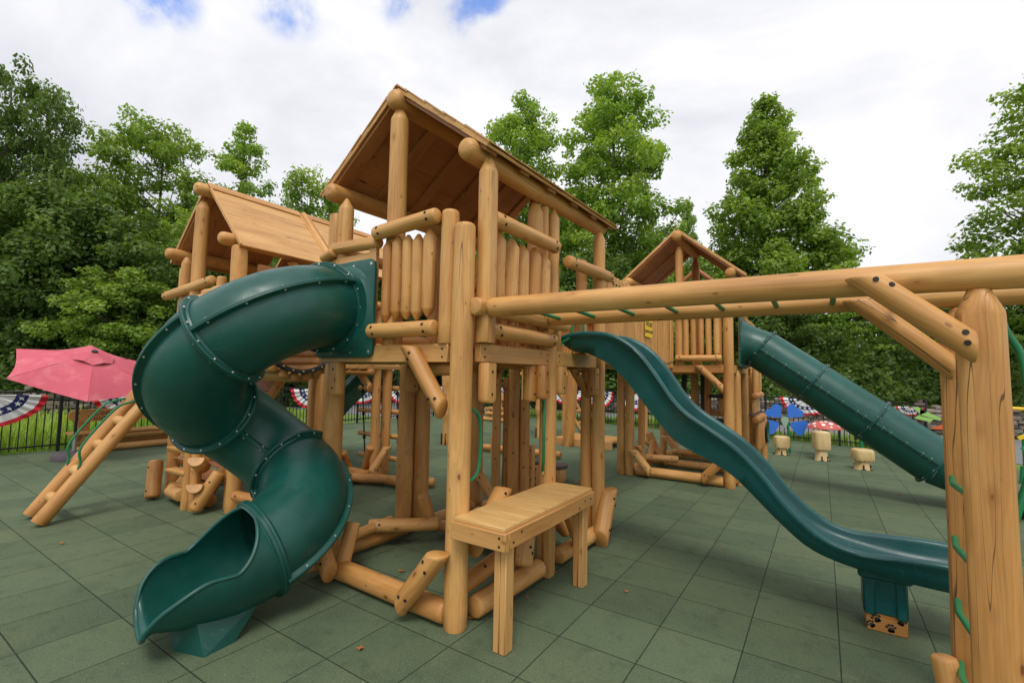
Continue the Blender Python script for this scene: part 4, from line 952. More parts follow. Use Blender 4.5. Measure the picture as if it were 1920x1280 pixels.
# sloping plank climbing wall behind the barrel
CW = thing('climbing_wall', 'dark plank climbing ramp between sloping logs behind the curling slide', 'climbing wall', (-5.1, 1.2, 0))
for x, tn in ((-4.72, .6), (-5.42, .6)): part_log(CW, 'side_log', (x+.05-.35, .1, .05), (x+.05, 1.0, 1.85), .06, 'cut', 'soft', mats=[WOOD], tint=tn)
for k in range(11):
    t = (k+.5)/11; c = V((-5.07-.35*(1-t), .1+.9*t, .05+1.8*t)); mb = MB()
    box(mb, c, (.30, 0, 0), V((.35/2, .9, 1.8)).normalized()*.078, V((0, -1.8, .9)).normalized()*.014, tint=1.)
    w_ = build(mb, 'plank', UNDER, CW)
    mb = MB()
    for s in (-.22, -.16, .16, .22): boltcap(mb, c+X_*s+V((0, -1.8, .9)).normalized()*.014, V((0, -1.8, .9)), .009, .005, 0)
    build(mb, 'bolt', BRASS, w_)
# second open slide behind
BS = thing('wave_slide', 'dark green open slide at the back, seen through posts behind the curling slide', 'slide', (-6.3, 3.3, 0))
P_ = smooth_path([(-5.0, 3.2, 2.0), (-5.4, 3.2, 1.88), (-5.9, 3.2, 1.5), (-6.5, 3.2, 1.1), (-7.1, 3.2, .6), (-7.5, 3.2, .3), (-8.0, 3.2, .25)], 5); rings = []
for i, p in enumerate(P_):
    q = [(-.28, .14), (-.30, .0), (-.22, -.12), (.22, -.12), (.30, .0), (.28, .14), (.24, .14), (.21, -.02), (.15, -.07), (-.15, -.07), (-.21, -.02), (-.24, .14)]
    rings.append([V((p.x, p.y+a_, p.z+b_)) for a_, b_ in q])
mb = MB(); sweep_rings(mb, rings); build(mb, 'slide_bed', GREEN, BS)
post(BS, -7.5, 3.3, 0, .2, .08, 'cut')

# rope ladder frame
RL = thing('rope_ladder', 'hanging rope ladder of short logs beside a single log post in the left background', 'rope ladder', (-4.5, 2.4, 0))
post(RL, -4.48, 2.28, 0, 2.3, .07, 'cut', tint=.3)
for z in (1.75, 1.38, 1.0, .60, .24):
    dx = .05*(1.75-z); 
    part_log(RL, 'rung', (-5.44+dx, 2.7, z), (-4.38+dx*1.5, 2.62, z+.02), .042, 'round', 'round', seg=12, mats=[WOOD], tint=.1)
for x0, x1 in ((-5.36, -5.14), (-4.46, -4.32)):
    mb = MB(); pts = [V((x0+(x1-x0)*t, 2.66, 2.0*(1-t)+.02)) for t in np.linspace(0, 1, 14)]; pipe(mb, pts, .012, 8)
    for z in (1.32, .94, .54, .18):
        t = 1-z/2.0; c = V((x0+(x1-x0)*t, 2.66, z)); pipe(mb, [c-Z_*.03, c-Z_*.012, c+Z_*.012, c+Z_*.03], [.012, .028, .028, .012], 8)
    build(mb, 'rope', ROPE, RL)
hlog(RL, (-5.3, 2.2, .08), (-3.4, 2.05, .08), .065, 'curb_log'); hlog(RL, (-4.9, 1.6, .08), (-3.3, 2.4, .08), .065, 'curb_log')
brace(RL, (-4.75, 2.1, 1.72), (-4.48, 2.15, 1.40), .06, (0, -1, 0)); part_log(RL, 'brace', (-4.7, 2.3, .08), (-4.48, 2.2, .5), .07, 'round', 'round'); part_log(RL, 'brace', (-5.0, 2.2, .1), (-4.9, 2.0, .4), .07, 'round', 'round')
mb = MB()
for k in range(5): abox(mb, -3.9+.17*k, -3.75+.17*k, .9, 1.8, 1.70, 1.75)
build(mb, 'slat_deck', BOARD, RL); hlog(RL, (-3.9, .95, 1.66), (-3.0, .95, 1.66), .04)

# ------------------------------------------------------------------ things farther back on the rubber surface
CP = thing('carved_post', 'knobbly tree-trunk post with black brackets, seen left of the front corner post', 'carved post', (-5.95, 5.7, 0), 'carved trunk posts')
def trunk_post(T_, x, y, h, r):
    mb = MB(); n = 16; rings = []
    for i in range(26):
        z = h*i/25; ex = 1+.28*math.exp(-((z-.72)/.08)**2)+.06*math.sin(z*9)
        rings.append([V((x+.03*math.sin(z*3), y, z))+V((math.cos(2*math.pi*j/n), math.sin(2*math.pi*j/n), 0))*(r*ex*(1+.12*noise.noise(V((z*3, j*.5, x))))) for j in range(n)])
    sweep_rings(mb, rings); build(mb, 'trunk', WOOD, T_)
    mb = MB()
    for a in (-.4, -1.2, -2.0): 
        c = V((x+math.cos(a)*r*1.08, y+math.sin(a)*r*1.08, .14)); box(mb, c, (.014, 0, 0), (0, .014, 0), (0, 0, .13))
    build(mb, 'bracket', BLACKMETAL, T_)
trunk_post(CP, -5.95, 5.72, 2.4, .155)
CP2 = thing('carved_post', 'knobbly trunk post between the step posts and the middle post of the front tower', 'carved post', (-4.9, 8.2, 0), 'carved trunk posts')
trunk_post(CP2, -4.85, 8.2, 2.4, .15)
CP3 = thing('carved_post', 'slimmer trunk post just behind the knobbly one left of the front corner post', 'carved post', (-6.75, 7.2, 0), 'carved trunk posts')
trunk_post(CP3, -6.75, 7.15, 2.4, .12)
BF = thing('balance_frame', 'low log frame with a short upright block, seen through the front tower', 'balance beam', (-4.3, 5.4, 0))
hlog(BF, (-4.85, 5.4, .10), (-2.9, 5.6, .10), .07); part_log(BF, 'upright_block', (-4.32, 5.35, 0), (-4.32, 5.35, .38), .10, 'cut', 'soft', mats=[WOOD], tint=.2); post(BF, -4.86, 5.4, 0, 2.0, .09, 'cut', tint=.5)
post(BF, -3.75, 5.6, 0, 2.1, .09, 'soft', tint=.2)
LBN = thing('log_bench', 'little log bench with a backboard by the back fence', 'bench', (-8.1, 10.9, 0))
mb = MB(); abox(mb, -8.5, -7.75, 11.2, 11.26, .72, .98, bev=.03); build(mb, 'backrest', BOARD, LBN)
mb = MB(); abox(mb, -8.65, -7.6, 10.75, 11.2, .42, .48); build(mb, 'seat', BOARD, LBN)
for x in (-8.5, -7.85):
    part_log(LBN, 'leg', (x, 10.85, 0), (x, 10.85, .42), .07, 'cut', 'cut', mats=[WOOD]); part_log(LBN, 'back_post', (x+.2, 11.3, 0), (x+.2, 11.3, .8), .05, 'cut', 'cut', mats=[WOOD])
hlog(LBN, (-8.8, 10.8, .08), (-7.6, 10.8, .08), .07, 'foot_log'); hlog(LBN, (-8.6, 10.75, .28), (-7.7, 10.75, .28), .06, 'foot_log')
for i, (x, y, h_, lab) in enumerate(((-2.42, 3.62, .34, 'round brown stepping pad left of the middle post of the front tower'), (-2.12, 3.95, .26, 'round brown stepping pad just right of the middle post of the front tower'))):
    PD = thing('stepping_pad', lab, 'stepping pad', (x, y, 0), 'brown stepping pads')
    mb = MB(); rings = [[V((x+r_*math.cos(2*math.pi*j/24), y+r_*math.sin(2*math.pi*j/24), z_)) for j in range(24)] for r_, z_ in ((.17, h_-.06), (.185, h_-.03), (.18, h_-.005), (.15, h_), (.01, h_))]
    sweep_rings(mb, rings); build(mb, 'pad', BROWNP, PD)
    part_log(PD, 'log_base', (x, y, 0), (x, y, h_-.05), .15, 'cut', 'cut', seg=18, mats=[WOOD])
# net climbing frame on a little platform
NF = thing('climbing_frame', 'log climbing frame on a small platform with rope net and green pole', 'climbing frame', (-3.5, 7.8, 0))
mb = MB()
for k in range(8): abox(mb, -3.95+.17*k, -3.79+.17*k, 7.45, 8.5, .13, .17)
build(mb, 'platform', BOARD, NF)
mb = MB(); abox(mb, -3.98, -2.55, 7.40, 7.45, 0, .168); abox(mb, -4.03, -3.98, 7.45, 8.6, 0, .168); build(mb, 'platform_skirt', BOARD, NF)
post(NF, -3.62, 7.35, 0, 2.0, .135, 'soft', tint=.5, lean=(.12, 0), flat=[(V((0, -1, 0)), .8)]); post(NF, -4.1, 8.2, 0, 2.0, .12, 'soft', tint=.4, lean=(.03, 0)); post(NF, -2.4, 9.2, 0, 2.1, .11, 'soft', tint=.5)
for z in (1.85, 1.68): hlog(NF, (-5.6, 7.9, z), (-3.4, 7.9, z), .055, 'crossbar')
mb = MB(); pipe(mb, [(-3.15, 7.8, .15), (-3.1, 7.8, 2.1)], .03, 10); build(mb, 'pole', GREENMETAL, NF)
mb = MB()
for k in range(9):
    pipe(mb, [(-5.6+.28*k, 7.95, 1.95), (-5.5+.28*k, 8.6, 2.2)], .02, 6); 
for z, y in ((2.0, 8.1), (2.08, 8.3), (2.15, 8.5)): pipe(mb, [(-5.6, y, z), (-3.3, y, z)], .02, 6)
build(mb, 'rope_net', ROPE, NF)
for a_, b_ in (((-4.9, 8.6, 1.75), (-4.0, 8.9, .15)), ((-4.9, 9.3, 1.75), (-4.0, 9.5, .15))): part_log(NF, 'ladder_side', a_, b_, .05, 'soft', 'cut', mats=[WOOD])
for k in range(5):
    t = .1+.19*k; part_log(NF, 'ladder_rung', V((-4.9, 8.55, 1.75)).lerp(V((-4.0, 8.85, .15)), t), V((-4.9, 9.35, 1.75)).lerp(V((-4.0, 9.55, .15)), t), .04, 'round', 'round', mats=[WOOD])

# ------------------------------------------------------------------ right background toys
FL = thing('flower_panel', 'blue four-petal flower play panel on a green stem', 'play panel', (.72, 9.6, 0))
cF = V((.71, 9.62, .72)); fx = V((.88, .42, 0)).normalized()*1.0
for a, ln in ((50, .30), (132, .30), (205, .33), (-25, .33)):
    a0 = R(a); dx, dz = math.cos(a0), math.sin(a0); px_, pz = -dz, dx
    outline = [(.10, -.012), (.16, -.07), (ln*.8, -.15), (ln+.02, -.145), (ln+.05, -.09), (ln+.03, 0), (ln+.05, .09), (ln+.02, .145), (ln*.8, .15), (.16, .07), (.10, .012)]
    outline = [V((u, v_)) for u, v_ in outline]
    vs = []
    for s in (-.008, .008):
        for u, v_ in outline: vs.append(cF+fx*(dx*u+px_*v_)*1.32+Z_*(dz*u+pz*v_)*1.15+V((.42, -.88, 0))*(-s+.0))
    n_ = len(outline); mb = MB(); mb.add(vs, [tuple(range(n_)), tuple(reversed(range(n_, 2*n_)))]+[(i, n_+i, n_+(i+1) % n_, (i+1) % n_) for i in range(n_)]); build(mb, 'petal', BLUE, FL, smooth=False)
mb = MB(); o1 = [(.10*math.cos(t), .09*math.sin(t)+.03) for t in np.linspace(-.4, math.pi+.4, 12)]+[(-.02, -.17), (.02, -.17)]; vs = []
for s in (.012, .028):
    for u, v_ in o1: vs.append(cF+fx*u*.85+Z_*v_*.85+V((.42, -.88, 0))*s)
n_ = len(o1); mb.add(vs, [tuple(range(n_)), tuple(reversed(range(n_, 2*n_)))]+[(i, n_+i, n_+(i+1) % n_, (i+1) % n_) for i in range(n_)]); build(mb, 'centre', SAGE, FL, smooth=False)
mb = MB(); pipe(mb, smooth_path([(.80, 9.66, 0), (.79, 9.66, .4), (.74, 9.66, .85)], 5), .028, 10); build(mb, 'stem', GREENMETAL, FL)
MU = thing('mushroom_cap', 'red mushroom cap with white spots on a short stem behind the tall wooden stool', 'mushroom', (1.52, 9.6, 0))
mc = V((1.47, 9.6, .62)); mb = MB(); rings = []
for rr, zz in ((.02, .155), (.10, .15), (.20, .125), (.28, .085), (.335, .03), (.345, .0), (.30, -.01), (.02, -.01)): rings.append([mc+V((rr*math.cos(2*math.pi*j/32), rr*math.sin(2*math.pi*j/32), zz)) for j in range(32)])
sweep_rings(mb, rings); cp_ = build(mb, 'cap', CAPRED, MU)
mb = MB()
for a, rr, sz in ((-60, .22, .042), (-95, .27, .036), (-110, .17, .034), (-140, .25, .04), (-30, .29, .034), (-80, .11, .032), (-165, .3, .03), (-125, .31, .022), (-10, .2, .03), (-68, .31, .02), (100, .2, .04), (40, .25, .04)):
    a0 = R(a); zz = np.interp(rr, [0, .1, .2, .28, .335], [.155, .15, .125, .085, .03]); zs = np.interp(rr+.02, [0, .1, .2, .28, .335], [.155, .15, .125, .085, .03]); sl = (zz-zs)/.02
    nn = V((math.cos(a0)*sl, math.sin(a0)*sl, 1)).normalized(); disc(mb, mc+V((rr*math.cos(a0), rr*math.sin(a0), zz+.001)), nn, sz, 0, 16, .003)
build(mb, 'spot', WHITE, cp_)
mb = MB(); pipe(mb, [mc-Z_*.62, mc-Z_*.005], .05, 12); build(mb, 'stem', GREENMETAL, MU)
def stool(x, y, h, w, lab, neck=.38, yaw=.4):
    S_ = thing('carved_stool', lab, 'stool', (x, y, 0), 'carved pale wooden stools')
    mb = MB(); n = 28; zb = h*neck; rings = []
    def sq(z, w_, pw=5):
        o_ = []
        for j in range(n):
            t = 2*math.pi*j/n; c_, s_ = math.cos(t), math.sin(t); k = (abs(c_)**pw+abs(s_)**pw)**(-1/pw); o_.append(V((x, y, z))+V((c_*k*w_*math.cos(yaw)-s_*k*w_*.9*math.sin(yaw), c_*k*w_*math.sin(yaw)+s_*k*w_*.9*math.cos(yaw), 0)))
        return o_
    for j_, (z, k) in enumerate(((zb, .80), (zb+.004, .93), (zb+.03, .97), (h*.62, 1), (h-.05, .97), (h-.02, .92), (h-.004, .82), (h, .7), (h, .01))):
        rg = sq(z, w*k)
        if j_ in (1, 2): rg = [p+Z_*(-.012 if i % 2 else .006) for i, p in enumerate(rg)]
        rings.append(rg)
    sweep_rings(mb, rings); build(mb, 'seat', PALE, S_)
    mb = MB(); sweep_rings(mb, [sq(z, w*k, 3) for z, k in ((0, .84), (.02, .80), (zb*.5, .70), (zb+.01, .66))]); build(mb, 'base', PALE, S_)
    mb = MB()
    for a in (yaw-1.9, yaw-.9, yaw+.2, yaw+2.4):
        c = V((x+math.cos(a)*w*.86, y+math.sin(a)*w*.86, 0)); box(mb, c+Z_*.008, (.035, 0, 0), (0, .02, 0), (0, 0, .006)); box(mb, V((x+math.cos(a)*w*.80, y+math.sin(a)*w*.80, .05)), (.011, 0, 0), (0, .011, 0), (0, 0, .05))
    build(mb, 'bracket', BLACKMETAL, S_)
stool(.66, 9.35, .41, .150, 'low pale carved stool in front of the blue flower panel')
stool(1.40, 9.05, .60, .150, 'tallest pale carved stool under the red mushroom cap')
stool(2.05, 8.40, .38, .165, 'pale carved stool with stained top, right of the tallest one', .45)
DR = thing('dragonfly_panel', 'lime dragonfly play panel on a brown post above the straight tube slide', 'play panel', (3.0, 9.9, 0))
mb = MB(); pipe(mb, [(3.1, 9.9, 0), (3.1, 9.9, 1.3)], .05, 10); pipe(mb, [(3.02, 9.85, 1.2), (3.18, 9.85, 1.2)], .03, 8); build(mb, 'post', BROWNP, DR)
for pts in (((3.1, 1.12), (3.42, .95), (3.40, .90), (3.08, .98)), ((3.1, 1.0), (2.98, 1.14), (3.06, 1.16), (3.2, 1.06)), ((3.08, 1.0), (3.0, .92), (3.25, .86), (3.3, .93))):
    mb = MB(); vs = [V((x, 9.8+s, z)) for s in (0, .02) for x, z in pts]; mb.add(vs, [(0, 1, 2, 3), (7, 6, 5, 4)]+[(i, 4+i, 4+(i+1) % 4, (i+1) % 4) for i in range(4)]); build(mb, 'wing', LIME, DR, smooth=False)
GS = thing('green_pole', 'bare green pole behind the right hand carved stool', 'pole', (2.1, 9.6, 0)); mb = MB(); pipe(mb, [(2.1, 9.6, 0), (2.1, 9.6, .8)], .035, 10); build(mb, 'stem', GREENMETAL, GS)
mb = MB(); pipe(mb, [(2.1, 9.6, .8), (2.1, 9.6, .84)], [.05, .05], 10); build(mb, 'pole_cap', GREENMETAL, GS)
OT = thing('orange_panel', 'orange triangular play panel left of the thick right hand post', 'play panel', (3.6, 9.2, 0))
mb = MB(); vs = [V((x, 9.2+s, z)) for s in (0, .02) for x, z in ((3.15, .78), (3.62, 1.0), (3.7, .75))]; mb.add(vs, [(0, 1, 2), (5, 4, 3)]+[(i, 3+i, 3+(i+1) % 3, (i+1) % 3) for i in range(3)]); build(mb, 'panel', ORANGE, OT, smooth=False)
mb = MB(); pipe(mb, [(3.5, 9.24, 0), (3.5, 9.24, .85)], .03, 8); build(mb, 'post', BROWNP, OT)
GR = thing('green_hoop', 'green hoop on a bent pipe right of the thick monkey-bar post', 'hoop', (4.2, 8.5, 0))
mb = MB(); hp = [V((4.32+.13*math.cos(t), 8.6, .42+.2*math.sin(t))) for t in np.linspace(-2.4, 2.4, 20)]; pipe(mb, hp, .032, 10); build(mb, 'hoop', GREENMETAL, GR); mb = MB(); pipe(mb, [hp[0], V((4.2, 8.6, 0))], .032, 10); build(mb, 'stem', GREENMETAL, GR)
YP = thing('petal_panel', 'yellow petal play panel right of the thick monkey-bar post', 'play panel', (4.4, 9.2, 0))
for zz, a in ((.85, .6), (.75, -.2)):
    mb = MB(); box(mb, (4.43+.05*a, 9.2, zz), V((math.cos(a+.8), 0, math.sin(a+.8)))*.11, (0, .012, 0), V((-math.sin(a+.8), 0, math.cos(a+.8)))*.035, bev=.03); build(mb, 'petal', YELLOW, YP)
mb = MB(); pipe(mb, [(4.4, 9.22, 0), (4.4, 9.22, .8)], .025, 8); build(mb, 'post', GREENMETAL, YP)

# ------------------------------------------------------------------ umbrella
UM = thing('patio_umbrella', 'faded pink patio umbrella tipped forward on a black pole', 'umbrella', (-9.9, .03, 0))
ub = V((-9.9, .03, 0)); mb = MB()
vs = []; n = 20
rings = [[ub+V((math.cos(2*math.pi*j/n)*r_, math.sin(2*math.pi*j/n)*r_, z_)) for j in range(n)] for r_, z_ in ((.30, 0), (.31, .03), (.29, .10), (.22, .13), (.06, .14), (.03, .15))]
sweep_rings(mb, rings); build(mb, 'base', STONEGREY, UM)
mb = MB(); pipe(mb, [ub+Z_*.12, ub+Z_*.42], .035, 12); pipe(mb, [ub+V((.03, 0, .4)), ub+V((.09, -.02, .4))], .012, 8); build(mb, 'base_tube', ALU, UM)
hub = V((-9.74, .08, 1.98)); mb = MB(); pipe(mb, [ub+Z_*.4, ub+Z_*1.35, hub-Z_*.05], .022, 10); build(mb, 'pole', BLACKMETAL, UM)
cdir = V((1.449-hub.x, -2.802-hub.y, 0)).normalized(); un = (Z_*math.cos(R(26))+cdir*math.sin(R(26))+V((-cdir.y, cdir.x, 0))*.13).normalized(); rv = V((-cdir.y, cdir.x, 0)); ua = (rv-un*rv.dot(un)).normalized(); uc = un.cross(ua).normalized(); cen = V((-9.68, .10, 1.59)); hub = cen+un*.32; mb = MB(); RU = 1.14; M1 = 7; vs = []; fs = []; corners = []
for k in range(6):
    t0, t1 = R(30+60*k), R(30+60*(k+1)); A_ = cen+ua*(RU*math.cos(t0))+uc*(RU*math.sin(t0)); B_ = cen+ua*(RU*math.cos(t1))+uc*(RU*math.sin(t1)); corners.append(A_); o_ = len(vs)
    for i in range(M1+1):
        s = i/M1; row = []
        for j in range(M1+1):
            q = j/M1; base_ = hub.lerp(A_.lerp(B_, q), s); sag = -.055*math.sin(math.pi*q)*s*s+.03*math.sin(math.pi*s); inw = (hub-base_)*(.05*math.sin(math.pi*q)*s*s); vs.append(base_+un*sag+inw)
    fs += [(o_+i*(M1+1)+j, o_+i*(M1+1)+j+1, o_+(i+1)*(M1+1)+j+1, o_+(i+1)*(M1+1)+j) for i in range(M1) for j in range(M1)]
mb.add(vs, fs); cn = build(mb, 'canopy', PINK, UM, ang=12)
for A_ in corners: mb = MB(); pipe(mb, [hub.lerp(A_, .2)+un*.012, hub.lerp(A_, .5)+un*.034, A_+un*.002], .006, 6); build(mb, 'seam', PINK, cn); mb = MB(); pipe(mb, [hub-un*.06, A_-un*.02], .008, 6); build(mb, 'rib', BLACKMETAL, UM)
mb = MB(); vs = [hub+un*.085]; fs = []
for k in range(12):
    t = R(30+30*k); rr = .31 if k % 2 == 0 else .285; vs.append(hub+ua*(rr*math.cos(t))+uc*(rr*math.sin(t))+un*(-.05 if k % 2 == 0 else -.012))
mb.add(vs, [(0, 1+k, 1+(k+1) % 12) for k in range(12)]); build(mb, 'vent_cap', PINK, cn, ang=12)
mb = MB(); pipe(mb, [hub+un*.05, hub+un*.09, hub+un*.10], [.055, .045, .01], 14); build(mb, 'finial', BLACKMETAL, UM)

# ------------------------------------------------------------------ bench with engraved backboard by the left fence
BN = thing('bench', 'wooden bench with an engraved backboard behind the log ladder', 'bench', (-10.75, .95, 0))
mb = MB(); y0, y1 = .13, 2.2; vs = []
for x in (-10.80, -10.75):
    for y, z in ((y0, .66), (y0, .76), (y0+.08, .82), (y1-.08, .82), (y1, .76), (y1, .66), (y1-.08, .58), (y0+.08, .58)): vs.append(V((x, y, z)))
wc = [(v.z, v.x, v.y*1.0+4) for v in vs]
mb.add(vs, [tuple(range(8)), tuple(reversed(range(8, 16)))]+[(i, 8+i, 8+(i+1) % 8, (i+1) % 8) for i in range(8)], wc, .6); bb = build(mb, 'backboard', BOARD, BN, smooth=False)
for y, z in ((.27, .76), (.27, .64), (.42, .69)):
    mb = MB(); disc(mb, V((-10.749, y, z)), X_, .012, 0); build(mb, 'bolt', HOLE_SHADE, bb)
text_mesh('lettering', 'Connecti', .135, BURN, bb, (-10.748, .50, .745), (0, 1, 0), (0, 0, 1), spacing=1.12, align='LEFT'); text_mesh('lettering', 'outdoor', .135, BURN, bb, (-10.748, .50, .645), (0, 1, 0), (0, 0, 1), spacing=1.12, align='LEFT')
mb = MB(); abox(mb, -10.80, -10.42, .1, 2.3, .36, .40, tint=.1); build(mb, 'seat', BOARD, BN)
for y in (.38, 2.0):
    mb = MB(); abox(mb, -10.86, -10.80, y-.09, y+.09, 0, .6, tint=.5); build(mb, 'back_post', BOARD, BN)
    part_log(BN, 'leg', (-10.65, y, 0), (-10.55, y, .36), .09, 'cut', 'cut', mats=[WOOD], tint=.6)
hlog(BN, (-10.5, .3, .30), (-10.5, 2.1, .30), .055, 'stretcher'); hlog(BN, (-10.5, .2, .07), (-10.5, 2.7, .07), .07, 'foot_log'); hlog(BN, (-10.72, .2, .17), (-10.72, 2.6, .17), .05, 'foot_log')

# ------------------------------------------------------------------ fence
def fence(pts, label, bay=1.83, h=1.2, name='metal_fence'):
    F_ = thing(name, label, 'fence', (*pts[0], 0), 'black metal fence around the playground')
    for (ax, ay), (bx, by) in zip(pts[:-1], pts[1:]):
        A_, B_ = V((ax, ay, 0)), V((bx, by, 0)); Ln = (B_-A_).length; nb = max(1, round(Ln/bay)); d = (B_-A_).normalized()
        for i in range(nb):
            a_, b_ = A_.lerp(B_, i/nb), A_.lerp(B_, (i+1)/nb); mb = MB(); bl = (b_-a_).length
            for z in (h-.03, h-.20, .13): beam(mb, a_+Z_*z, b_+Z_*z, .022, .030, bev=.002)
            n = max(2, round(bl/.115))
            for k in range(1, n):
                p = a_.lerp(b_, k/n); box(mb, p+Z_*(h/2+.015), d*.008, d.cross(Z_)*.008, (0, 0, h/2-.045), bev=.001)
            build(mb, 'picket_panel', BLACKMETAL, F_, smooth=False)
            for p in ([a_] if i or (ax, ay) == pts[0] else [])+([b_] if i == nb-1 else []):
                mb = MB(); box(mb, p+Z_*((h+.06)/2), d*.026, d.cross(Z_)*.026, (0, 0, (h+.06)/2), bev=.003); box(mb, p+Z_*(h+.067), d*.030, d.cross(Z_)*.030, (0, 0, .008), bev=.003); build(mb, 'post', BLACKMETAL, F_, smooth=False)
    return F_
fence([(-11.15, -7.05), (-11.15, 12.6)], 'black metal picket fence along the left side behind the pink umbrella')
fence([(-11.0, 12.6), (-5.0, 12.75), (-1.8, 12.2)], 'black metal picket fence across the back, seen beneath the front tower')
fence([(-1.7, 12.2), (.11, 12.1), (1.78, 11.9), (3.35, 11.1)], 'black metal picket fence behind the blue flower and the mushroom cap')

# patriotic fan bunting
def bunting(c, d, w, h, label, flip=1, tilt=0):
    B_ = thing('bunting', label, 'bunting', c, 'red, white and blue fan bunting on the fence'); c = V(c); d = V(d).normalized(); n_ = d.cross(Z_)*flip
    bands = [(0, .10, BFR, 'red_centre'), (.10, .44, BFW, 'white_band'), (.44, .66, BFB, 'navy_band'), (.66, .87, BFW, 'white_band'), (.87, 1.0, BFR, 'red_hem')]; NA_ = 60
    def P_(a, t):
        pl = .02*math.sin(a*26)*t+.010*math.sin(a*11+1); x, z = math.cos(a)*w/2, -math.sin(a)*h
        z -= .05*h*math.sin(a*3+w)*t; return c+d*(x*t)+Z_*(z*t+tilt*x*t)+n_*(.04+pl)
    for r0, r1, m_, nm in bands:
        mb = MB(); vs = [P_(math.pi*j/NA_, r0+(r1-r0)*i/2) for i in range(3) for j in range(NA_+1)]
        mb.add(vs, [(i*(NA_+1)+j, i*(NA_+1)+j+1, (i+1)*(NA_+1)+j+1, (i+1)*(NA_+1)+j) for i in range(2) for j in range(NA_)]); o_ = build(mb, nm, m_, B_)
        if nm == 'navy_band':
            for k in range(9):
                a = math.pi*(k+.5)/9; cc = P_(a, .55)+n_*.012; mb = MB(); vs = []
                for q in range(10): rr = (.035 if q % 2 == 0 else .014)*w; an = math.pi/2+q*math.pi/5; vs.append(cc+d*rr*math.cos(an)*1.0+Z_*rr*math.sin(an))
                vs.append(cc); mb.add(vs, [(q, (q+1) % 10, 10) for q in range(10)]); build(mb, 'star', BFW, o_, smooth=False)
fd = (0, 1, 0)
bunting((-11.10, -.90, 1.13), fd, 1.55, .62, 'large fan bunting at the far left edge, left of the umbrella', 1)
bunting((-11.10, 1.25, 1.13), fd, 1.5, .5, 'fan bunting hanging behind the engraved bench', 1)
bunting((-11.10, 5.6, 1.13), fd, 1.5, .55, 'fan bunting seen through the gap under the barrel, left of the green back slide', 1)
bunting((-11.10, 7.4, 1.13), fd, 1.4, .5, 'fan bunting seen behind the rope ladder', 1)
bunting((-11.10, 9.1, 1.13), fd, 1.4, .55, 'fan bunting seen between the rope ladder and the paired tower posts', 1)
bunting((-11.10, 11.3, 1.13), fd, 1.5, .3, 'fan bunting in the far corner right of the paired posts', 1)
bd = (1, .02, 0)
bunting((-9.4, 12.58, 1.13), bd, 1.4, .42, 'fan bunting above the little log bench', 1)
bunting((-6.3, 12.62, 1.13), bd, 1.4, .5, 'fan bunting left of the net climbing frame', 1)
bunting((-5.05, 12.66, 1.13), bd, 1.0, .62, 'fan bunting beside the green pole of the climbing frame', 1)
bunting((-3.75, 12.5, 1.13), bd, 1.2, .6, 'fan bunting left of the back right tower posts', 1)
bunting((-2.4, 12.2, 1.1), bd, 1.2, .5, 'fan bunting peeping out behind the back right tower posts', 1)
bunting((1.05, 11.95, 1.13), (1, -.08, 0), 1.15, .40, 'fan bunting above the blue flower and mushroom cap', 1, -.1)
bunting((3.1, 11.1, 1.1), (1, -.2, 0), .5, .2, 'fan bunting mostly hidden behind the straight tube slide', 1)

# ------------------------------------------------------------------ stone walls
def stone_wall(a_, b_, h, label):
    W_ = thing('stone_wall', label, 'stone wall', (*a_, 0), 'dry stone walls'); A_, B_ = V((*a_, 0)), V((*b_, 0)); Ln = (B_-A_).length; d = (B_-A_).normalized(); n_ = d.cross(Z_); mb = MB(); z = 0
    while z < h:
        ch = random.uniform(.09, .17); s = 0
        while s < Ln:
            w = random.uniform(.18, .55); c = A_+d*(s+w/2)+Z_*(z+ch/2+random.uniform(-.02, .02))+n_*random.uniform(-.06, .06); o_ = len(mb.v)
            if z+ch < h+random.uniform(-.15, .1):
                box(mb, c, d*(w/2-.008)+Z_*random.uniform(-.02, .02), n_*.18, Z_*(ch/2-.006), bev=.035, tint=random.random())
                for q in range(o_, len(mb.v)): mb.v[q] += V((random.uniform(-.02, .02), random.uniform(-.02, .02), random.uniform(-.012, .012)))
            s += w
        z += ch*.95
    build(mb, 'stones', ROCK, W_, smooth=False)
    mb = MB(); box(mb, (A_+B_)/2+Z_*(h*.42), d*(Ln/2), n_*.10, Z_*(h*.42), bev=.03, tint=0); build(mb, 'core', ROCK, W_, smooth=False)
stone_wall((-21.5, -8), (-20.5, 7.5), .95, 'low dry stone wall beyond the grass at left')
stone_wall((-20.5, 18.6), (-4, 18.8), .8, 'low dry stone wall beyond the back fence, seen through the towers')
stone_wall((-4, 18.6), (3.2, 17.6), 1.0, 'low dry stone wall behind the blue flower and mushroom cap')
stone_wall((3.3, 17.6), (20, 21), .9, 'low dry stone wall at far right past the monkey-bar post')
BK = thing('net_stand', 'small yellow-rimmed net stand by the road at far right', 'net stand', (6.3, 19.5, 0))
mb = MB(); pipe(mb, [(5.9, 16.6, .95), (6.7, 16.6, .93)], .05, 8); build(mb, 'rim', YELLOW, BK); mb = MB(); pipe(mb, [(6.0, 16.6, 0), (6.0, 16.6, .95)], .03, 8); pipe(mb, [(6.6, 16.6, 0), (6.6, 16.6, .93)], .03, 8); build(mb, 'legs', ALU, BK)
mb = MB(); pipe(mb, [(-12.8, 7.6, 0), (-12.8, 7.6, .85)], .06, 10); bo = build(mb, 'bollard', YELLOW, None, (-12.8, 7.6, 0)); tag(bo, 'yellow bollard beyond the left fence, between the log posts', 'bollard')

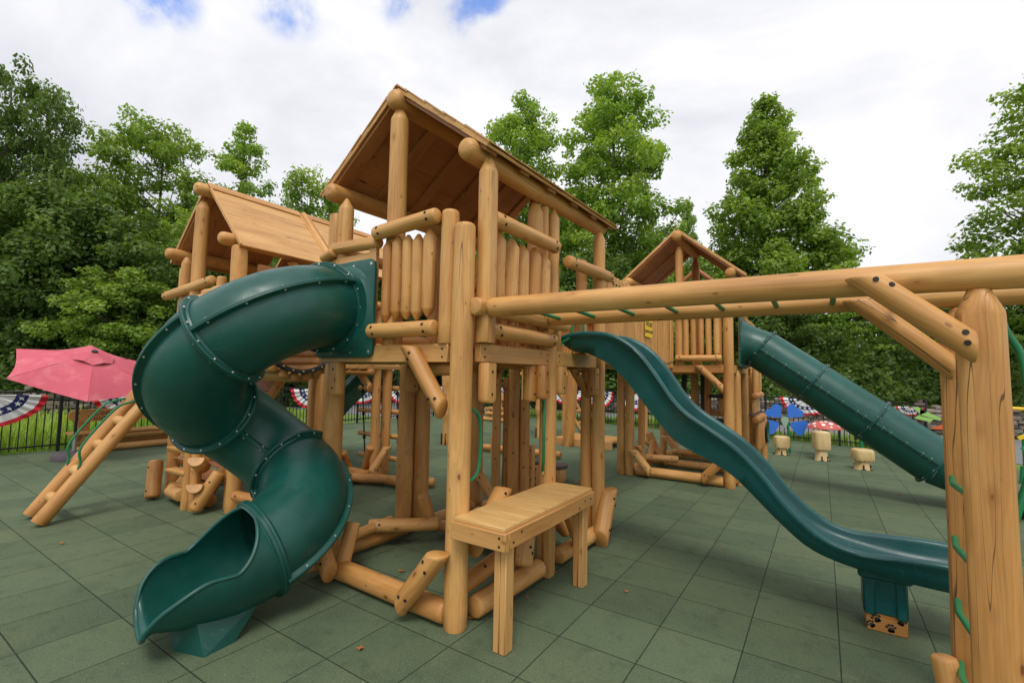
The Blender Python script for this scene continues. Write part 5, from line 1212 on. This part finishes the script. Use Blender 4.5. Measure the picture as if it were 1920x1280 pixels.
# ------------------------------------------------------------------ dry leaves on the rubber
def dry_leaf(x, y, s, label):
    mb = MB(); vs = [V((x, y, .012))]; n = 12; a0 = random.random()*6
    for k in range(n): rr = s*(1 if k % 2 == 0 else .55)*random.uniform(.75, 1.1); vs.append(V((x+rr*math.cos(a0+k*6.283/n), y+rr*math.sin(a0+k*6.283/n)*.8, .008+random.uniform(.0, .35)*s)))
    mb.add(vs, [(0, 1+k, 1+(k+1) % n) for k in range(n)]); o_ = build(mb, 'fallen_leaf', LEAFBROWN, None, (x, y, 0), smooth=False); tag(o_, label, 'fallen leaf', 'dry leaves on the tiles')
for a_ in ((-.91, -.83, .035, 'crumpled leaf nearest the camera, left of the corner post'), (-.585, -.16, .045, 'upright brown leaf leaning at the foot of the front corner post'), (-1.54, .09, .032, 'leaf lying in the middle of the front tower floor'), (-2.02, .65, .034, 'leaf at the foot of the paired posts'),
          (-.43, .31, .022, 'small leaf between the table legs'), (-.47, .83, .026, 'leaf beside the middle post base'), (-1.79, 3.98, .055, 'reddish leaf on the open tiles behind the table'), (.14, .85, .024, 'curled leaf right of the table'), (.61, 2.32, .02, 'tiny leaf below the wave slide'),
          (-4.57, -1.33, .03, 'tiny brown leaf near the foot of the log ladder'), (2.35, 6.22, .04, 'leaf on the tiles under the straight tube slide'), (-2.01, .29, .018, 'tiny leaf along the left curb log'), (-7.47, -.45, .045, 'pale leaf near the umbrella base'), (-.95, 5.9, .05, 'leaf inside the back right tower curbs')):
    dry_leaf(*a_)

# ------------------------------------------------------------------ trees
def leaf_mesh(name, C_, Nn, S, tone, m):
    n = len(C_); Nn = Nn/np.linalg.norm(Nn, axis=1, keepdims=True); t = rng.normal(size=(n, 3)); a = np.cross(Nn, t); a /= np.linalg.norm(a, axis=1, keepdims=True); b = np.cross(Nn, a); S = S[:, None]
    vs = np.stack([C_-a*S*.55, C_-b*S*.36+Nn*S*.10, C_+a*S*.55, C_+b*S*.36+Nn*S*.10], 1).reshape(-1, 3).astype(np.float32)
    me = bpy.data.meshes.new(name); me.vertices.add(4*n); me.vertices.foreach_set('co', vs.ravel()); me.loops.add(4*n); me.loops.foreach_set('vertex_index', np.arange(4*n, dtype=np.int32))
    me.polygons.add(n); me.polygons.foreach_set('loop_start', np.arange(0, 4*n, 4, dtype=np.int32)); me.materials.append(m)
    at = me.attributes.new('tone', 'FLOAT', 'POINT'); at.data.foreach_set('value', np.repeat(np.clip(tone, 0, 1), 4).astype(np.float32)); me.update(calc_edges=True); me.validate(); return me
def clump_leaves(cen, rad, per, size, tone, flat=.75, up=.7):
    P_, N_, S_, T_ = [], [], [], []
    for c, r, t in zip(cen, rad, tone):
        n = int(per*(r/np.mean(rad))**2); v = rng.normal(size=(n, 3)); v /= np.linalg.norm(v, axis=1, keepdims=True); q = rng.uniform(.35, 1.08, size=(n, 1))**.6
        # ragged clump: pull some directions in, push others out
        k = 1+.35*np.sin(v[:, :1]*5+t*9)*np.cos(v[:, 1:2]*4+t*5)
        p = v*q*r*k; p[:, 2] *= flat
        P_.append(c+p); N_.append(v*.8+np.array([0, 0, up])+rng.normal(size=(n, 3))*.55); S_.append(size*rng.uniform(.65, 1.3, n)); T_.append(t+rng.normal(size=n)*.16)
    return np.concatenate(P_), np.concatenate(N_), np.concatenate(S_), np.concatenate(T_)
PROF = {'P': lambda u: .12+.88*np.sin(np.pi*np.clip((1-u)**.8, 0, 1)*.62)*(1-.15*u), 'Q': lambda u: .22+.78*np.sin(np.pi*np.clip(1-u, 0, 1)**.75*.75), 'C': lambda u: .05+.98*np.clip(1-u, 0, 1)**.72*(1-.35*np.clip(.15-u, 0, 1)/.15),
        'B': lambda u: .35+.65*np.sin(np.pi*(.15+.8*u)), 'M': lambda u: .4+.6*np.sin(np.pi*(.12+.82*u)), 'A': lambda u: .30+.7*np.sin(np.pi*(.05+.85*u)), 'D': lambda u: .55+.45*np.sin(np.pi*(.1+.8*u)), 'Y': lambda u: .6+.4*np.sin(np.pi*(.1+.8*u))}
SPEC = {  # H, W, crown base fraction, clumps, clump radius, leaves per clump, leaf size, material, flatness
    'P': (17, 4.4, .18, 210, .50, 120, .17, LEAF_P, .8), 'Q': (19.5, 6.4, .14, 330, .62, 120, .19, LEAF_P, .75), 'C': (18, 8.8, .08, 620, .60, 110, .19, LEAF_M, .8), 'B': (15, 9, .12, 330, .70, 120, .19, LEAF_D, .7),
    'M': (11, 6.4, .06, 230, .62, 120, .18, LEAF_M, .7), 'A': (15, 6.6, .34, 190, .62, 105, .17, LEAF_M, .6), 'D': (8.5, 6, .0, 260, .6, 110, .17, LEAF_D, .65), 'Y': (6.4, 6, .0, 150, .62, 130, .14, LEAF_P, .28)}
def make_tree(kind, label, seed=0):
    H, W, bf, nc, cr_, per, ls, m_, fl = SPEC[kind]
    T_ = thing('tree', label, 'tree', (0, 0, 0)); prof = PROF[kind]; z0 = H*bf; cen = []; rd = []; tn = []
    lobes = rng.uniform(0, 6.28, 4)
    lk = .45 if kind == 'C' else 1
    while len(cen) < nc:
        u = rng.uniform(0, 1); u = u**.9; a = rng.uniform(0, 2*np.pi); rmax = prof(u)*W/2
        rmax *= 1+lk*(.20*np.sin(3*a+lobes[0]+u*7)+.14*np.sin(5*a+lobes[1]-u*13)+.14*np.sin(u*26+lobes[2]+a))
        if rng.uniform() > .25+.75*min(1, rmax/(W/2)): continue
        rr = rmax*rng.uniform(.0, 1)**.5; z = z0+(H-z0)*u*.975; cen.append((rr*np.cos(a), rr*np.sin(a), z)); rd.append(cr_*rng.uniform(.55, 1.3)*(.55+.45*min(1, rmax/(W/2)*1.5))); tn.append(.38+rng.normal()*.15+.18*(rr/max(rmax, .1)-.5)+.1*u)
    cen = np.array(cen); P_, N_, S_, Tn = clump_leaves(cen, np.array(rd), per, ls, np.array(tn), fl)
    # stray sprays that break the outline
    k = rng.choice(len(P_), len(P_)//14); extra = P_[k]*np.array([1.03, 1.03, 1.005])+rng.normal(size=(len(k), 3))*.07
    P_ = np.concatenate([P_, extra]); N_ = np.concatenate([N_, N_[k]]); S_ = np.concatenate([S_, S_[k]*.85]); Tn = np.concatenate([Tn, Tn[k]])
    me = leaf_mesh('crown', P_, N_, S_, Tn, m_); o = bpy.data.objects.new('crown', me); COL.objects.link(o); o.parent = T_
    mb = MB(); lean = rng.uniform(-.6, .6, 2) if kind == 'A' else rng.uniform(-.25, .25, 2); tr = lambda z: V((lean[0]*math.sin(z/H*3.1), lean[1]*math.sin(z/H*2.5), z)); zs = np.linspace(0, H*.93, 16); r0 = .011*H+.06
    pipe(mb, [tr(z) for z in zs], [r0*(1-.88*z/(H*.93)) for z in zs], 10)
    for c in cen[rng.choice(len(cen), min(len(cen), 46), replace=False)]:
        zb = max(.12*H, c[2]-np.hypot(c[0], c[1])*rng.uniform(.7, 1.2)-.3)
        if zb > H*.9: continue
        s_ = tr(zb); e_ = V(c); md = s_.lerp(e_, .5)+V((0, 0, -.12*(e_-s_).length))+V(tuple(rng.normal(size=3)*.12)); q = r0*(1-.85*zb/H)*.5
        pipe(mb, smooth_path([s_, md, e_], 4), [max(.012, q*(1-.85*i/8)) for i in range(9)], 6, cap=False)
    build(mb, 'trunk', BARK, T_); return T_
protos = {}; TREES = [
    (-28.3, 1.6, 15.3, 5.8, 'B', 'tall broad dark tree at the far left edge of the picture'),
    (-36.4, -0.1, 15.0, 9.0, 'B', 'broad dark tree outside the left corner'),
    (-30.3, 5.1, 12.4, 5.2, 'M', 'yellow-green bushy tree just right of the far left tree'),
    (-25.3, 2.4, 9.2, 6.0, 'D', 'dark dense tree low at far left above the stone wall'),
    (-28.9, 7.2, 15.2, 6.6, 'A', 'round-topped airy tree with bare dark limbs left of the left tower'),
    (-24.3, 4.2, 8.4, 6.0, 'D', 'dark dense tree above the pink umbrella'),
    (-22.3, 5.5, 7.2, 5.0, 'D', 'dark dense tree between the umbrella and the left tower'),
    (-28.0, 11.4, 17.3, 4.4, 'P', 'slim pointed poplar rising behind the left tower roof'),
    (-23.8, 8.2, 9.4, 5.5, 'M', 'light green tree directly behind the left tower posts'),
    (-29.2, 9.4, 11.6, 5.0, 'M', 'mid green tree in front of the slim poplar on its left'),
    (-23.7, 10.6, 9.6, 5.5, 'M', 'bushy tree behind the right part of the left tower roof'),
    (-28.2, 16.1, 15.0, 7.0, 'M', 'round green treetop between the left tower and the tall front roof'),
    (-22.5, 15.0, 9.0, 6.0, 'D', 'dark tree behind the joint of the two left roofs'),
    (-20.4, 16.4, 8.5, 6.0, 'D', 'dark tree behind the paired posts of the front tower'),
    (-19.1, 19.7, 9.0, 6.0, 'D', 'dark tree behind the front tower railing'),
    (-14.8, 22.5, 20.3, 6.4, 'Q', 'loose-topped tall tree directly right of the tall front roof'),
    (-19.7, 24.0, 15.0, 7.0, 'M', 'green tree behind the tall front roof'),
    (-8.6, 23.0, 19.9, 7.0, 'Q', 'tallest leafy poplar in the middle, left of the gap of sky'),
    (-13.5, 27.0, 14.5, 7.0, 'M', 'green tree filling in between the two middle poplars'),
    (-7.8, 27.1, 11.2, 5.2, 'M', 'light green tree at the right foot of the middle poplar'),
    (-5.6, 28.6, 13.6, 2.2, 'P', 'thin young tree standing alone in the gap of sky'),
    (-0.9, 26.9, 18.2, 9.4, 'C', 'big dense cone-shaped tree above the back right tower'),
    (-4.1, 29.5, 10.0, 6.0, 'M', 'green tree behind the back right tower roof'),
    (2.0, 26.4, 7.6, 6.0, 'M', 'leafy tree at the right foot of the cone-shaped tree'),
    (3.9, 23.4, 6.4, 6.0, 'Y', 'low layered tree with pale leaf tiers above the straight tube slide'),
    (6.8, 29.5, 6.2, 6.0, 'D', 'dark low tree behind the thick monkey-bar post'),
    (8.2, 19.0, 11.6, 5.8, 'A', 'near tree leaning in at the upper right edge'),
    (8.9, 31.0, 7.2, 6.0, 'M', 'bushy tree low at far right behind the green grab bar'),
    (11.2, 30.1, 8.0, 7.0, 'M', 'bushy tree outside the right edge'),
    (-11.2, 18.9, 7.4, 6.0, 'D', 'dark tree seen under the front tower deck at right'),
    (-13.1, 17.6, 6.6, 5.0, 'D', 'dark tree seen between the front tower posts'),
    (-8.8, 20.5, 8.2, 6.0, 'D', 'dark tree left of the wave slide top'),
    (-1.1, 22.5, 6.6, 5.0, 'D', 'dark tree behind the entry of the straight tube slide'),
    (-19.7, 10.9, 7.2, 5.0, 'D', 'dark tree seen under the crawl barrel'),
    (-21.5, 4.3, 5.6, 4.5, 'M', 'small leafy tree right behind the umbrella'),
    (-6.7, 20.7, 7.0, 5.0, 'M', 'leafy tree behind the hours sign'),
]
for i, (x, y, H, W, kd, lb) in enumerate(TREES):
    key = kd+str(i % 2) if kd in 'MD' else kd
    if key not in protos: o = protos[key] = make_tree(kd, lb)
    else: o = copy_tree(protos[key])
    o['label'] = lb; o['group'] = 'trees around the playground'
    o.location = (x, y, -.1); s = SPEC[kd]; o.scale = (W/s[1], W/s[1], H/s[0]); o.rotation_euler = (0, 0, (i*2.39996) % 6.283)
# ------------------------------------------------------------------ undergrowth banked up behind the stone walls
def scatter(name, paths, n, hfun, size, m_, depth, up=.5):
    P_, N_, S_, T_ = [], [], [], []
    tot = sum(math.dist(a, b) for a, b in paths)
    for a, b in paths:
        k = int(n*math.dist(a, b)/tot); t = rng.uniform(0, 1, k); q = rng.uniform(0, 1, k); ln = math.dist(a, b); nx, ny = -(b[1]-a[1])/ln, (b[0]-a[0])/ln
        x = a[0]+(b[0]-a[0])*t+nx*q*depth; y = a[1]+(b[1]-a[1])*t+ny*q*depth
        h = np.array([hfun(xx, yy, qq) for xx, yy, qq in zip(x, y, q)]); z = h*rng.uniform(.0, 1, k)**.45
        P_.append(np.stack([x, y, z], 1)); N_.append(rng.normal(size=(k, 3))*.7+np.array([0, 0, up])); S_.append(size*rng.uniform(.6, 1.4, k)); T_.append(np.clip(.4+np.array([noise.noise(V((xx*.9, yy*.9, zz*1.2))) for xx, yy, zz in zip(x, y, z)])*.55+rng.normal(size=k)*.12, 0, 1))
    me = leaf_mesh(name, np.concatenate(P_), np.concatenate(N_), np.concatenate(S_), np.concatenate(T_), m_); o = bpy.data.objects.new(name, me); COL.objects.link(o); return o
hf = lambda x, y, q: max(.25, (.8+2.6*q)*(1+.55*noise.noise(V((x*.45, y*.45, 0)))+.35*noise.noise(V((x*1.6, y*1.6, 3)))))
u1 = scatter('undergrowth', [((-21.8, 8.5), (-22.3, -9)), ((-21.5, 19.0), (-22.0, 8.5))][::-1], 42000, hf, .17, LEAF_D, -3.0)
tag(u1, 'dark leafy undergrowth behind the stone wall at left', 'undergrowth', kind='stuff')
u2 = scatter('undergrowth', [((-21, 19.4), (3.5, 18.5)), ((3.5, 18.5), (22, 22))], 70000, hf, .17, LEAF_D, 3.2)
tag(u2, 'dark leafy undergrowth behind the stone walls at the back and right', 'undergrowth', kind='stuff')
# tall weeds against the fence
def blades(name, segs, n, h, w, label, depth):
    V4, T_ = [], []
    tot = sum(math.dist(a, b) for a, b in segs); vs = []; fs = 0; co = []
    for a, b in segs:
        k = int(n*math.dist(a, b)/tot); ln = math.dist(a, b); nx, ny = -(b[1]-a[1])/ln, (b[0]-a[0])/ln
        for _ in range(k):
            t = random.random(); q = random.random(); x = a[0]+(b[0]-a[0])*t+nx*q*depth; y = a[1]+(b[1]-a[1])*t+ny*q*depth; pt = noise.noise(V((x*.8, y*.8, 5)))
            hh = h*random.uniform(.35, 1)*(1+.7*pt); an = random.uniform(0, 6.28); ln_ = random.uniform(.1, .65)*hh; dx, dy = math.cos(an)*ln_, math.sin(an)*ln_; wx, wy = -math.sin(an)*w*random.uniform(.5, 1.3), math.cos(an)*w*random.uniform(.5, 1.3); tn = min(1, max(0, .45+pt*.5+random.gauss(0, .2)))
            p = [(x-wx, y-wy, -.06), (x+wx, y+wy, -.06), (x+dx*.35+wx*.8, y+dy*.35+wy*.8, hh*.6), (x+dx*.35-wx*.8, y+dy*.35-wy*.8, hh*.6), (x+dx, y+dy, hh*.92)]
            co += p; T_ += [tn]*5
    n5 = len(co)//5; me = bpy.data.meshes.new(name); fl = []
    for i in range(n5): o_ = 5*i; fl += [(o_, o_+1, o_+2, o_+3), (o_+3, o_+2, o_+4)]
    me.from_pydata(co, [], fl); me.materials.append(LEAF_Y); at = me.attributes.new('tone', 'FLOAT', 'POINT'); at.data.foreach_set('value', np.array(T_, dtype=np.float32)); o = bpy.data.objects.new(name, me); COL.objects.link(o); tag(o, label, 'weeds', kind='stuff'); return o
blades('tall_grass', [((-11.35, -8), (-11.35, 5.5))], 9000, .62, .010, 'tall yellow-green grass growing behind the left fence', 2.6)
blades('tall_grass', [((-14, -8), (-14, 8))], 9000, .30, .012, 'meadow grass farther behind the left fence', 5.5)
blades('weeds', [((-11.2, 12.85), (-5, 13.0)), ((-5, 13.0), (1.9, 12.2)), ((1.9, 12.2), (3.6, 11.3))], 3600, .34, .022, 'broad-leaved weeds along the foot of the back fence', .45)
